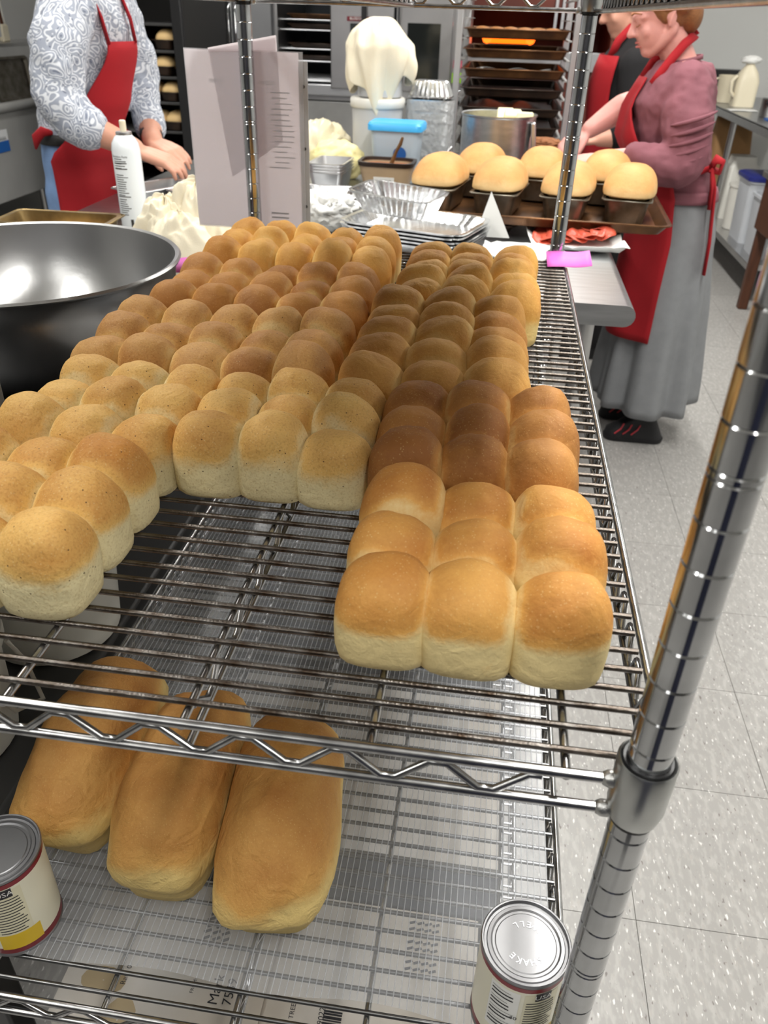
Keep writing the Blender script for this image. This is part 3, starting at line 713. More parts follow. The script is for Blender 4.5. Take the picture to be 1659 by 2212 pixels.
crumple('plastic_bag', 'crumpled clear white bag right of the recipe sheet behind the golden slab', 'bag', (-.56, 1.80, TT + .001), (.17, .14, .10), 5, 'white_paper', 16, .4)
crumple('kitchen_towel', 'flat cream towel lying under the recipe sheet behind the golden slab', 'towel', (-.635, 1.40, TT + .001), (.12, .14, .06), 9, 'cloth', 5, .3)
crumple('dough_bag', 'plastic bag of pale dough left of the white bucket, upper of two', 'bag', (-.765, 2.73, TT + .001), (.20, .18, .165), 11, 'bread_bag', 5, .3)
crumple('dough_bag', 'yellowish bag of dough in front of the white bucket', 'bag', (-.668, 2.535, TT + .001), (.18, .12, .125), 14, 'yellow_dough', 4.5, .25)

# white food buckets with the cloth on top
t = thing('food_bucket', 'cloudy white food bucket with white lid behind the blue lidded box', 'bucket', (-.562, 2.735, TT + .0008))
MB().lathe([(.078, 0), (.084, .004), (.090, .215), (.090, .218)], 36).build('bucket_body', 'frosted_plastic', t, smooth=50)
MB().lathe([(.093, .205), (.096, .208), (.096, .232), (.092, .236), (.02, .234)], 36).build('lid', 'white_plastic', t, smooth=50)
t = thing('food_bucket', 'upper cloudy bucket stacked on the white lid, topped by the cream cloth', 'bucket', (-.555, 2.735, TT + .2385))
MB().lathe([(.072, 0), (.077, .003), (.079, .11), (.083, .112), (.083, .120), (.076, .120), (.074, .01)], 36).build('bucket_body', 'frosted_plastic', t, smooth=50)
MB().lathe([(.085, .117), (.085, .126), (.02, .128)], 36).build('lid', 'white_plastic', t, smooth=50)
# draped cloth: a dome with folds and long hanging corners
P = []; zt = TT + .378
for i in range(30):
    s = i / 29; ring = []
    for j in range(97):
        a = 2 * PI * j / 96
        tail = max(0, math.cos(a + 1.30)) ** 7 * .165 + max(0, math.cos(a - 3.0)) ** 9 * .085 + max(0, math.cos(a - .10)) ** 10 * .055 + max(0, math.cos(a + 2.2)) ** 8 * .05
        fold = 1 - 2 * abs(noise.noise(Vector((math.cos(a) * 2.1, math.sin(a) * 2.1, s * 1.6 + 4)))); f2 = noise.noise(Vector((math.cos(a) * 5, math.sin(a) * 5, s * 3)))
        if s < .55:
            u = s / .55; r = .103 * u ** .62; z = zt + .072 - .068 * u ** 1.7 + .022 * math.exp(-(u * 4) ** 2) + (.016 * fold + .010 * f2) * min(1, u * 3)
        else:
            u = (s - .55) / .45; r = .103 + .008 * math.sin(u * 2.4) - .045 * u * min(1, tail / .12); z = zt + .004 - u * (.055 + tail) + (.016 * fold + .010 * f2) * (1 - u)
        rr = r + (.016 * fold + .008 * f2) * min(1, s * 3) + .012 * math.sin(a * 8 + 2) * sstep(.5, .9, s)
        ring.append((-.558 + rr * math.cos(a), 2.735 + rr * math.sin(a), z))
    P.append(ring)
o = MB().grid(P).build('draped_cloth', 'cloth', smooth=180, solid=.003, sub=1)
set_props(o, 'cream cloth draped over the stacked white buckets with hanging corners', 'cloth')

# blue lidded box
mat('blue_lid', rgb(66, 172, 232), 0.35); mat('cloudy_box', rgb(186, 200, 212), 0.3, var=.08, vscale=8)
t = thing('lidded_box', 'cloudy plastic food box with a bright blue lid in front of the bucket', 'box', (-.468, 2.555, TT + .0008), -.05)
MB().rrect([(0, 0, 0, .135, .10, .02), (0, 0, .004, .14, .105, .02), (0, 0, .162, .165, .125, .022), (0, 0, .165, .165, .125, .022)], 6).build('box_body', 'cloudy_box', t, smooth=40)
MB().rrect([(0, 0, .158, .182, .140, .022), (0, 0, .175, .182, .140, .022), (0, 0, .182, .172, .130, .022), (0, 0, .180, .155, .113, .02)], 6).build('lid', 'blue_lid', t, smooth=40)
MB().lathe([(.022, 0), (.022, .0006)], 20).xf(Matrix.Translation((.02, -.0615, .09)) @ Matrix.Rotation(PI / 2, 4, 'X')).build('round_mark', 'blue_sticker', t)

# wrapped stack of foil pans
def foil_rim_pan(m, w, d, h, z, k=40, flute=.0022, tap=.8):
    R = []
    for f, zz in ((tap * .9, z), (tap, z + .004), (1.0, z + h - .004), (1.06, z + h - .004), (1.07, z + h), (1.0, z + h - .001), (tap, z + .006)):
        ring = []
        for i in range(k * 4):
            s, q = divmod(i, k); u = -1 + 2 * q / k
            cx, cy = ((u, -1), (1, u), (-u, 1), (-1, -u))[s]
            c = 1 - .12 * (abs(u) ** 8)
            fl = (flute if q % 2 else -flute) if f < 1.03 else 0
            nx_, ny_ = ((0, -1), (1, 0), (0, 1), (-1, 0))[s]
            ring.append((cx * c * w / 2 * f + nx_ * fl, cy * c * d / 2 * f + ny_ * fl, zz))
        R.append(ring)
    m.rings(R)
t = thing('foil_pan_stack', 'tall stack of foil pans wrapped in clear film between bucket and pot', 'foil pans', (-.380, 2.765, TT + .0008), -.06)
mat('film', (0.75, 0.77, 0.78, 1), 0.18, alpha=.45, bump=.8, bscale=60, bdist=.01)
for i in range(6):
    m = MB(); foil_rim_pan(m, .135, .105, .045, 0, 16); o = m.build('foil_pan', 'foil', t, smooth=30, loc=(.004 * (i % 2), 0, .0 + i * .038))
m = MB(); foil_rim_pan(m, .140, .11, .05, 0, 16); m.xf(Matrix.Rotation(PI, 4, 'X')); m.build('foil_pan', 'foil', t, smooth=30, loc=(0, 0, .292))
R = []
for z in (0.001, .03, .08, .13, .18, .235):
    R.append([(( .076 + .006 * noise.noise(Vector((a * 3, z * 30, 2))) ) * q * math.cos(a) * 1.08, (.066 + .006 * noise.noise(Vector((a * 3, z * 30, 8)))) * q * math.sin(a), z) for a in [2 * PI * j / 40 for j in range(40)] for q in [(abs(math.cos(a)) ** 4 + abs(math.sin(a)) ** 4) ** -.25]])
MB().rings(R, cap=False).build('film_wrap', 'film', t, smooth=60)

# steel tins stack and cinnamon box
t = thing('tin_stack', 'small stack of nested silver tins right of the recipe sheet', 'tins', (-.658, 2.38, TT + .0008), -.05)
for i in range(4):
    m = MB().rrect([(0, 0, 0, .09, .15, .015), (0, 0, .05, .108, .17, .016), (0, 0, .05, .118, .18, .02), (0, 0, .053, .118, .18, .02), (0, 0, .053, .106, .168, .016), (0, 0, .006, .088, .148, .014)], 5)
    m.build('nested_tin', 'aluminium', t, smooth=40, loc=(0, 0, i * .0085))
for i in range(3):
    pan('sheet_pan', 'small silver tray stacked in front of the nested tins, level %s' % ('lowest', 'middle', 'topmost')[i], 'sheet pan', (-.60, 2.12, TT + .0008 + i * .0075), .17, .15, .018, 'aluminium', -.02, taper=.92)
mat('tan_plastic', rgb(176, 152, 122), 0.35, var=.15, vscale=9); mat('brown_lid', rgb(46, 34, 26), 0.35); mat('dark_wood', rgb(112, 78, 40), 0.5, var=.3, vscale=30)
mat('spice', rgb(150, 98, 62), 0.9, var=.2, vscale=40, bump=.4, bscale=120)
t = thing('spice_box', 'tan box of cinnamon with dark open rim, white name label and wooden scoop', 'box', (-.476, 2.385, TT + .0008), -.03)
MB().rrect([(0, 0, 0, .135, .11, .025), (0, 0, .072, .170, .13, .03), (0, 0, .080, .170, .13, .03), (0, 0, .080, .162, .122, .028), (0, 0, .06, .150, .115, .028)], 6).build('box_body', 'tan_plastic', t, smooth=40)
MB().rrect([(0, 0, .074, .176, .136, .032), (0, 0, .086, .180, .140, .032), (0, 0, .086, .160, .120, .03), (0, 0, .078, .158, .118, .03)], 6, cap=False).build('rim_lid', 'brown_lid', t, smooth=40)
MB().rrect([(0, 0, .066, .15, .115, .028), (0, 0, .073, .14, .105, .028)], 5).build('cinnamon', 'spice', t)
MB().box((.0, -.0665, .036), (.066, .0012, .018), M=Matrix.Rotation(.16, 3, 'X')).build('name_label', 'label_white', t)
text_obj('label_text', 'CINNAMON', .0085, (.0, -.0675, .036), (PI / 2 - .1, 0, 0), 'ink', t)
MB().tube([(.01, .0, .07), (.028, .0, .115), (.040, 0, .135), (.046, 0, .155)], [.014, .010, .012, .008], 10, flat=(1, .5)).build('scoop', 'dark_wood', t, smooth=60)
t = thing('steel_scoop', 'bright steel measuring scoop lying by the cinnamon box, handle up to the right', 'scoop', (-.345, 2.47, TT + .002), .5)
MB().lathe([(.030, 0), (.036, .03), (.038, .045), (.036, .045), (.029, .003)], 20).build('cup', 'steel', t, smooth=50)
MB().box((.075, 0, .065), (.13, .016, .003), M=Matrix.Rotation(-.35, 3, 'Y')).build('handle', 'steel', t)
t = thing('steel_scoop', 'second steel cup lying in front of the foil stack', 'scoop', (-.330, 2.60, TT + .002), 1.2)
MB().lathe([(.028, 0), (.034, .05), (.032, .05), (.026, .003)], 20).build('cup', 'steel', t, smooth=50)
MB().tube([(.02, 0, .05), (.08, .0, .085), (.10, 0, .09)], .006, 8).build('handle', 'steel', t, smooth=60)

# big pot with butter
t = thing('stock_pot', 'big brushed steel pot with a flat side handle behind the tin loaves', 'pot', (-.137, 2.62, TT + .0008))
MB().lathe([(.118, 0), (.122, .004), (.122, .205), (.126, .209), (.126, .213), (.119, .211), (.119, .008), (.001, .006)], 48).build('pot_body', 'steel_brushed', t, smooth=40)
MB().box((.122, -.065, .115), (.016, .024, .165), rz=-.5, M=Matrix.Rotation(-.12, 3, 'Y')).build('handle', 'aluminium', t, bevel=.004)
MB().lathe([(.010, 0), (.010, .0008)], 16).xf(Matrix.Translation((-.014, -.1222, .075)) @ Matrix.Rotation(PI / 2, 4, 'X')).build('round_stamp', 'steel_dull', t)
mat('butter', rgb(240, 232, 190), 0.5)
for i, (x, y, r) in enumerate(((.045, .035, .3), (.085, .02, -.2), (.02, .06, .8))):
    o = MB().box((0, 0, 0), (.055, .045, .05), rz=r, M=Matrix.Rotation(.4 + i, 3, 'X')).build('butter_chunk', 'butter', loc=(-.137 + x, 2.62 + y, TT + .195), bevel=.006)
    set_props(o, ('pale butter chunk in the pot nearest its middle', 'pale butter chunk by the right rim of the pot', 'pale butter chunk at the back inside the pot')[i], 'butter')
MB_ = MB().lathe([(.117, .0), (.117, .168), (.0, .172)], 30)
o = MB_.build('pot_filling', 'butter', t)
# brown sugar tray
t = pan('sheet_pan', 'silver tray with brown crumble right of the pot behind the loaf tins', 'sheet pan', (.025, 2.77, TT + .085), .20, .17, .02, 'aluminium', 0, taper=.95)
plain_box('storage_box', 'white box under the crumble tray right of the pot', 'box', (.025, 2.77, TT + .0008), (.12, .15, .072), 'white_plastic')
crumple('brown_crumble', 'heap of brown crumble on the silver tray right of the pot', 'food', (.025, 2.765, TT + .089), (.14, .11, .045), 31, 'spice', 14, .3)

# foil loaf pan, foil trays, paper, ham
t = thing('foil_tray_stack', 'stack of large rectangular foil trays behind the rolls', 'foil trays', (-.310, 1.660, TT + .0008), -.30)
for i in range(5):
    m = MB(); foil_rim_pan(m, .30, .22, .030, 0, 26, .0016, .86); m.build('foil_tray', 'foil', t, smooth=30, loc=(.003 * (i % 3), 0, i * .0085))
t = thing('foil_loaf_pan', 'fluted foil loaf pan lying tilted on the foil trays', 'foil pan', (-.350, 1.660, TT + .078), -.50)
m = MB(); foil_rim_pan(m, .225, .100, .050, 0, 26, .0018, .80); m.xf(Matrix.Rotation(.12, 4, 'X')); m.build('pan_body', 'foil', t, smooth=30)
o = MB().add([(-.045, 0, 0), (.040, 0, 0), (-.015, .012, .105)], [(0, 1, 2)]).build('paper_sheet', 'white_paper', loc=(-.118, 1.715, TT + .020), solid=.0008, smooth=0)
set_props(o, 'upright white paper corner standing right of the foil trays', 'paper')
def dished_paper(label, loc, w, d, lip, rz, seed):
    P = []
    for i in range(13):
        u = -1 + i / 6; row = []
        for j in range(13):
            v = -1 + j / 6; e = max(abs(u), abs(v))
            row.append((u * w / 2, v * d / 2, .0016 + lip * max(0, (e - .78) / .22) ** 1.3 * (1 + .5 * noise.noise(Vector((u * 3 + seed, v * 3, 0)))) + .002 * (1 + noise.noise(Vector((u * 5, v * 5, seed))))))
        P.append(row)
    o = MB().grid(P).build('paper_liner', 'white_paper', loc=loc, smooth=180, solid=.0008); o.rotation_euler = (0, 0, rz)
    return set_props(o, label, 'paper')
dished_paper('white paper liner under the sliced ham at the right end of the table', (.085, 1.790, TT + .001), .235, .25, .018, .06, 3)
dished_paper('second white paper liner left of the ham behind the tan rolls', (-.055, 1.585, TT + .001), .17, .14, .02, -.05, 8)
mat('ham', rgb(206, 92, 66), 0.45, var=.25, vscale=30, col2=rgb(180, 66, 48))
rnd = random.Random(4)
for i in range(16):
    R_ = rnd.uniform(.030, .036)
    m = MB(); P = []
    for k, f in enumerate((1.0, .7, .35, .02)):
        P.append([(R_ * f * math.cos(a), R_ * f * math.sin(a), .004 * math.sin(a * 3 + i) * f + .0015 * math.sin(a * 5) * f) for a in [2 * PI * j / 20 for j in range(20)]])
    m.rings(P, cap=False)
    row = i % 2
    o = m.build('ham_slice', 'ham', loc=(.012 + .0195 * (i // 2) + rnd.uniform(-.004, .004), 1.765 + .055 * row + rnd.uniform(-.012, .012), TT + .014 + .0032 * (i // 2)), smooth=180, solid=.0012)
    o.rotation_euler = (rnd.uniform(-.12, .12), -.28 + rnd.uniform(-.08, .1) + .0 * i, rnd.uniform(0, 6))
    set_props(o, 'reddish ham slice on white paper, %s from left in the %s row' % (('first', 'second', 'third', 'fourth', 'fifth', 'sixth', 'seventh', 'rightmost')[i // 2], ('front', 'back')[row]), 'ham', 'sliced ham on white paper')

# recipe sheet protector tied behind the rear left post
t = thing('sheet_protector', 'clear sheet protector with recipe pages standing behind the rear left post', 'paper', (-.5845, 1.2085, .975), -.012)
mat('clear_sleeve', (0.85, 0.85, 0.88, 1), 0.15, alpha=.32)
MB().box((0, .0, .148), (.205, .0010, .296)).build('recipe_page', 'paper', t, smooth=0)
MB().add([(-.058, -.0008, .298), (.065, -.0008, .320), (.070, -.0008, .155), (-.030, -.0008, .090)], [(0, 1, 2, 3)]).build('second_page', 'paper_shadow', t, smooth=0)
MB().add([(-.058, -.0030, .299), (.065, -.0030, .3215), (.066, -.0030, .297), (-.0575, -.0030, .293)], [(0, 1, 2, 3)]).build('page_top', 'paper', t, smooth=0)
MB().box((.1105, 0, .142), (.016, .0012, .284)).build('punched_strip', 'frosted_plastic', t, smooth=0)
MB().box((.004, -.0022, .148), (.214, .0004, .300)).build('clear_sleeve', 'clear_sleeve', t, smooth=0)
for z in (.245, .145, .045):
    MB().lathe([(.0030, 0), (.0030, .0004)], 12).xf(Matrix.Translation((.1105, -.0010, z)) @ Matrix.Rotation(PI / 2, 4, 'X')).build('punch_hole', 'dark_grey', t)
ln = MB(); rnd = random.Random(12)
for i in range(15):
    ln.box((.074 - .012 * rnd.random(), -.0012, .234 - i * .0088), (.026 + .014 * rnd.random(), .0003, .0016))
for z in (.030, .022): ln.box((.060, -.0012, z), (.034, .0003, .003))
q = ln.build('faint_text_lines', 'grey_ink', t, smooth=0); q['kind'] = 'stuff'
for body, x, z in (('OZHO', .045, .248), ('21991', -.050, .248)):
    text_obj('faint_heading', body, .010, (x, -.0013, z), (PI / 2, 0, 0), 'grey_ink', t, sx=-1)

# pink tags
def tag_strip(label, loc, w, d, rz, tilt):
    P = [[(-w / 2 + w * i / 8, -d / 2 + d * j, .0012 * math.sin(i * .8) + tilt * (i / 8) ** 2) for j in (0, .5, 1)] for i in range(9)]
    o = MB().grid(P).build('pink_tag', 'pink_tag', loc=loc, smooth=180, solid=.0006); o.rotation_euler = (.25, 0, rz)
    return set_props(o, label, 'tag')
tag_strip('pink paper tag stuck to the shelf edge below the rear right post', (.020, 1.150, .966), .078, .055, .05, .006)
tag_strip('pink paper tag on the left shelf edge beside the steel bowl', (-.622, .96, .963), .05, .05, .0, .01)

# ------------------------------------------------------------------ left: cart with bowl, grey case, tubs
t = thing('utility_cart', 'black utility cart left of the wire shelving, under the big steel bowl', 'cart', (-.93, .66, 0))
MB().box((0, 0, .815), (.64, 1.15, .03)).build('top_shelf', 'black_plastic', t, bevel=.006)
MB().box((0, 0, .535), (.64, 1.15, .03)).build('lower_shelf', 'dark_grey', t, bevel=.006)
for sx in (-1, 1):
    for sy in (-1, 1): MB().box((sx * .30, sy * .55, .40), (.035, .035, .80)).build('leg', 'black_plastic', t, bevel=.004)
t = thing('mixing_bowl', 'very large steel mixing bowl with rolled rim at the left behind the rolls', 'bowl', (-.822, .792, .8308))
prof = [(.10, 0), (.13, .004), (.175, .035), (.208, .085), (.226, .14), (.230, .168), (.236, .171), (.238, .175), (.235, .178), (.229, .176), (.223, .14), (.205, .088), (.172, .039), (.128, .008), (.001, .006)]
MB().lathe(prof, 72).build('bowl_body', 'steel', t, smooth=60)
mat('grey_panel', rgb(96, 97, 98), 0.45)
t = plain_box('steel_case', 'grey case standing on the black cart at the left edge', 'case', (-.700, .265, .8308), (.18, .22, .235), 'grey_panel')
text_obj('case_mark', ')', .030, (.0905, .085, .19), (PI / 2, 0, PI / 2), 'ink', t)
t = thing('food_tub', 'milky white lidded tub on the lower cart shelf at the left edge', 'tub', (-.735, .275, .5508))
MB().lathe([(.078, 0), (.085, .004), (.090, .15), (.090, .152)], 40).build('tub_body', 'white_plastic', t, smooth=50)
MB().lathe([(.095, .140), (.097, .143), (.097, .158), (.092, .161), (.084, .161), (.080, .156), (.055, .156), (.052, .160), (.046, .160), (.043, .156), (.001, .156)], 44).build('lid', 'white_plastic', t, smooth=35)
MB().tube([(.094, -.03, .14), (.125, -.02, .09), (.125, .03, .06), (.10, .05, .10), (.090, .04, .14)], .003, 6).build('bail_handle', 'white_plastic', t, smooth=60)
t = thing('food_tub', 'milky white open tub behind the lidded tub on the lower cart shelf', 'tub', (-.705, .50, .5508))
MB().lathe([(.085, 0), (.092, .004), (.102, .14), (.108, .142), (.108, .150), (.100, .150), (.090, .008), (.001, .006)], 40).build('tub_body', 'white_plastic', t, smooth=50)
t = thing('printed_carton', 'brown printed carton on the lower cart shelf below the white tubs', 'box', (-.70, .115, .5508))
MB().box((0, 0, .03), (.16, .11, .06)).build('carton_body', 'cardboard', t, bevel=.003)
pr = MB()
for i in range(9): pr.box((.0806, -.045 + i * .011, .03), (.0006, .008, .03))
for i in range(9): pr.box((-.065 + i * .016, .0, .0603), (.007, .08, .0006))
q = pr.build('black_print', 'ink', t, smooth=0); q['kind'] = 'stuff'

# unseen sheet pans added on the uppermost shelf to shade the rolls
for i, (y, d) in enumerate(((.30, .50), (.86, .56))):
    pan('sheet_pan', ('unseen sheet pan added on the topmost shelf for shade, front one', 'unseen sheet pan added on the topmost shelf for shade, rear one')[i], 'sheet pan', (-.280, y, 1.3785), .556, d, .026, 'steel_dull', 0, taper=.96)
# ------------------------------------------------------------------ background equipment
# tall tray rack
mat('rack_alu', (0.62, 0.63, 0.65, 1), 0.35, 0.9, var=.1, vscale=6)
t = thing('tray_rack', 'tall aluminium tray rack full of dark sheet pans behind the pot', 'rack', (-.10, 3.64, 0))
for sx in (-1, 1):
    for sy in (-1, 1): MB().box((sx * .228, sy * .32, .95), (.026, .026, 1.68)).build('upright', 'rack_alu', t, bevel=.003)
for sx in (-1, 1):
    for k in range(18):
        MB().box((sx * .208, 0, .30 + k * .0685), (.022, .64, .003)).build('slide', 'steel_dull', t, smooth=0)
for z in (.13, 1.78):
    for sx in (-1, 1): MB().box((sx * .228, 0, z), (.026, .66, .026)).build('side_rail', 'rack_alu', t)
    for sy in (-1, 1): MB().box((0, sy * .32, z), (.45, .026, .026)).build('cross_rail', 'rack_alu', t)
for sx in (-1, 1):
    for sy in (-1, 1): MB().lathe([(.05, -.015), (.05, .015)], 16).xf(Matrix.Translation((sx * .2, sy * .28, .05)) @ Matrix.Rotation(PI / 2, 4, 'Y')).build('caster', 'black_plastic', t)
names = ['topmost, with dark baked pieces', 'second from top, empty', 'third from top, lined with white paper', 'fourth from top, empty', 'fifth from top, with rippled liner', 'sixth from top', 'seventh from top']
for k in range(7):
    z = .30 + (14 - k) * .0685 + .0022
    p = pan('sheet_pan', 'dark sheet pan in the tray rack, ' + names[k], 'sheet pan', (-.10, 3.62, z), .400, .60, .034, 'brown_pan' if k < 3 else 'dark_pan', 0, taper=.95, lip=.010, group='sheet pans in the tray rack')
    if k in (2, 4):
        P = [[(-.17 + .34 * i / 16, -.28 + .56 * j / 6, .009 + .005 * math.sin(i * .9 + j) + (.010 if k == 4 else 0) * abs(math.sin(i * .4))) for j in range(7)] for i in range(17)]
        MB().grid(P).build('liner', 'white_paper' if k == 2 else 'dark_pan', p, smooth=180)
    if k == 0:
        rnd = random.Random(2)
        for i in range(6):
            o = dome_loaf('baked_bun', 'crust_brown', .07, .07, .035, 300 + i, None, (-.24 + .056 * i, 3.40 + rnd.uniform(0, .05), z + .006), dark=1.3, crust=(0, .3), n=16, rings_=5)
            set_props(o, 'dark baked bun on the topmost tray of the tall rack, %s from left' % ('first', 'second', 'third', 'fourth', 'fifth', 'sixth')[i], 'bun', 'dark buns on the top tray')

# convection oven
mat('oven_steel', (0.50, 0.50, 0.51, 1), 0.36, 1.0, var=.15, vscale=5)
mat('oven_glass', (0.012, 0.014, 0.013, 1), 0.08); mat('oven_inside', rgb(70, 76, 84), 0.5); mat('maroon', rgb(110, 28, 40), 0.4); mat('green_timer', rgb(150, 205, 30), 0.4); mat('pink_label', rgb(200, 90, 110), 0.5)
mat('red_light', rgb(255, 80, 30), 0.4, emit=((1, .12, .03, 1), 6.0)); mat('glow', rgb(255, 90, 10), 0.4, emit=((1, .13, .005, 1), 2.2)); mat('lamp_yellow', rgb(255, 190, 40), 0.4, emit=((1, .55, .05, 1), 2.5))
OY = 4.3
t = thing('convection_oven', 'stainless convection oven behind the recipe sheet, with trays in its open bay', 'oven', (-.84, OY, 0))
m = MB()
m.box((0, .70, 1.32), (.98, .03, .80)); m.box((-.485, .35, 1.32), (.02, .70, .80)); m.box((.455, .35, 1.32), (.07, .70, .80)); m.box((0, .35, 1.70), (.98, .70, .05)); m.box((0, .35, .965), (.98, .70, .06))
m.box((-.02, .35, 1.32), (.02, .68, .76)) if False else None
m.build('oven_body', 'oven_steel', t, bevel=.004)
MB().box((-.02, .66, 1.33), (.93, .01, .68)).build('cavity_back', 'oven_inside', t)
MB().box((0, -.012, .985), (1.0, .03, .05)).build('door_sill', 'rack_alu', t, bevel=.004)
MB().box((0, .30, .58), (.96, .60, .70)).build('stand_panel', 'steel_dull', t, bevel=.004)
for sx in (-1, 1): 
    for yy in (.06, .58): MB().box((sx * .44, yy, .115), (.05, .05, .23)).build('leg', 'steel_dull', t)
for z in (1.02, 1.11, 1.165, 1.25, 1.295):
    m = MB()
    for i in range(9): m.tube([(-.475, .06 + i * .07, z), (.40, .06 + i * .07, z)], .003, 6)
    m.build('oven_rack', 'rack_alu', t, smooth=60)
d1 = MB().box((0, 0, 0), (.325, .04, .70)).build('door', 'oven_steel', t, loc=(-.030, -.022, 1.345), bevel=.005)
MB().box((.035, -.0215, -.185), (.19, .004, .255)).build('door_window', 'oven_glass', d1)
MB().box((.012, -.034, .06), (.024, .026, .22)).build('door_handle', 'black_plastic', d1, bevel=.003)
pl = MB().box((0, 0, 0), (.112, .003, .020)).build('brand_plate', 'maroon', d1, loc=(-.020, -.0225, -.038))
text_obj('brand_text', 'BLODGETT', .0165, (0, -.0022, .001), (PI / 2, 0, 0), 'label_white', d1).location = (-.020, -.0250, -.037)
d2 = MB().box((0, 0, 0), (.285, .04, .70)).build('door', 'oven_steel', t, loc=(.283, -.022, 1.345), bevel=.005)
MB().box((.0, -.0215, -.175), (.165, .004, .255)).build('door_window', 'oven_glass', d2)
MB().box((-.125, -.030, .0), (.014, .018, .60)).build('door_handle', 'chrome', d2, bevel=.003)
cp = MB().box((0, 0, 0), (.08, .02, .74)).build('control_panel', 'oven_steel', t, loc=(.462, -.012, 1.33), bevel=.003)
for z in (-.085, -.165): MB().lathe([(.020, 0), (.017, .02), (.002, .021)], 16).xf(Matrix.Translation((.0, -.010, z)) @ Matrix.Rotation(PI / 2, 4, 'X')).build('knob', 'black_plastic', cp)
MB().box((.0, -.012, -.035), (.012, .004, .010)).build('pilot_light', 'red_light', cp)
MB().box((.0, -.012, -.205), (.05, .006, .035)).build('pink_label', 'pink_label', cp)
MB().box((.0, -.014, -.265), (.055, .010, .045)).build('green_timer', 'green_timer', cp)
for k, z in enumerate((1.02, 1.11, 1.165, 1.25, 1.295)):
    if k == 0: continue
    pan('sheet_pan', 'dark sheet pan inside the open convection oven, %s' % ('lowest', 'second from bottom', 'second from top', 'topmost')[k - 1], 'sheet pan', (-1.10, 4.60, z + .0035), .36, .42, .022, 'brown_pan' if k == 4 else 'dark_pan', 0, taper=.95, group='sheet pans in the convection oven')
o = MB().box((0, 0, 0), (.022, .012, .10)).build('black_strap', 'black', loc=(-.805, 4.235, 1.315), bevel=.002)
bpy.data.objects.remove(o)

# deck oven with glowing element behind the tray rack
mat('oven_brown', rgb(96, 40, 26), 0.5, var=.3, vscale=6)
t = thing('deck_oven', 'brown fronted deck oven with glowing orange element behind the tray rack', 'oven', (.02, 5.2, 0))
m = MB(); m.box((0, .4, .55), (.95, .8, 1.10)); m.box((0, .4, 1.60), (.95, .8, .46)); m.box((-.455, .4, 1.24), (.04, .8, .30)); m.box((.455, .4, 1.24), (.04, .8, .30)); m.box((0, .78, 1.24), (.95, .04, .30))
m.build('oven_body', 'oven_brown', t, bevel=.004)
MB().tube([(-.29, .10, 1.225), (-.29, .3, 1.225), (-.03, .3, 1.225), (-.03, .10, 1.225)], .030, 8).build('heating_element', 'glow', t, smooth=60)
MB().box((0, -.012, 1.12), (.95, .02, .10)).build('steel_front', 'rack_alu', t, bevel=.003)
for x in (.10, .14, .18, .22): MB().box((x, -.015, 1.36), (.016, .03, .20)).build('vent_bar', 'rack_alu', t)
for x, z in ((.30, 1.06), (.285, .98)): MB().ball((x, -.05, z), .022, 12, 8).build('indicator_lamp', 'lamp_yellow', t, smooth=60)
MB().box((.29, -.02, 1.02), (.07, .05, .20)).build('lamp_panel', 'rack_alu', t)

# steel refrigerator
t = thing('refrigerator', 'tall stainless refrigerator standing left of the convection oven', 'refrigerator', (-1.635, 5.01, 0))
MB().box((0, 0, 1.02), (.46, .78, 1.84)).build('cabinet', 'oven_steel', t, bevel=.006)
MB().box((-.11, -.405, 1.02), (.205, .03, 1.76)).build('door_panel', 'steel_brushed', t, bevel=.006)
MB().box((.11, -.405, 1.02), (.205, .03, 1.76)).build('door_panel', 'rack_alu', t, bevel=.006)
for x in (-.02, .02): MB().tube([(x, -.42, 1.35), (x, -.455, 1.33), (x, -.455, 1.02), (x, -.42, 1.0)], .008, 8).build('handle', 'chrome', t, smooth=60)
for sx in (-1, 1):
    for sy in (-1, 1): MB().lathe([(.02, 0), (.02, .10)], 10).build('foot', 'black_plastic', t, loc=(sx * .18, sy * .34, 0))

# proofing cabinet
mat('dark_inside', rgb(24, 22, 20), 0.6)
t = thing('proofing_cabinet', 'dark open proofing cabinet behind the person in the patterned shirt', 'cabinet', (-1.98, 4.15, 0))
m = MB(); m.box((0, .34, .98), (.66, .03, 1.80)); m.box((-.32, 0, .98), (.03, .66, 1.80)); m.box((.32, 0, .98), (.03, .66, 1.80)); m.box((0, 0, 1.87), (.66, .70, .03)); m.box((0, 0, .10), (.66, .70, .05))
m.build('cabinet_body', 'dark_inside', t, bevel=.004)
for sx in (-1, 1): MB().box((sx * .318, -.345, .98), (.05, .03, 1.80)).build('door_frame', 'black_plastic', t, bevel=.004)
k = 0
for z in (.55, .66, .80, .93, 1.04, 1.15, 1.26):
    MB().box((0, 0, z), (.60, .62, .012)).build('shelf', 'dark_grey', t, bevel=.002)
for sx in (-1, 1):
    for sy in (-1, 1): MB().lathe([(.022, 0), (.022, .075)], 10).build('foot', 'black_plastic', t, loc=(sx * .28, sy * .28, 0))
MB().box((.21, -.352, .735), (.10, .01, .022)).build('red_badge', 'maroon', t)
pos = [(-1.84, .80, 'lowest shelf, left'), (-1.75, .80, 'lowest shelf, right'), (-1.86, .93, 'second shelf, left'), (-1.755, .93, 'second shelf, right'), (-1.78, 1.04, 'third shelf, alone'), (-1.76, 1.15, 'top shelf, alone')]
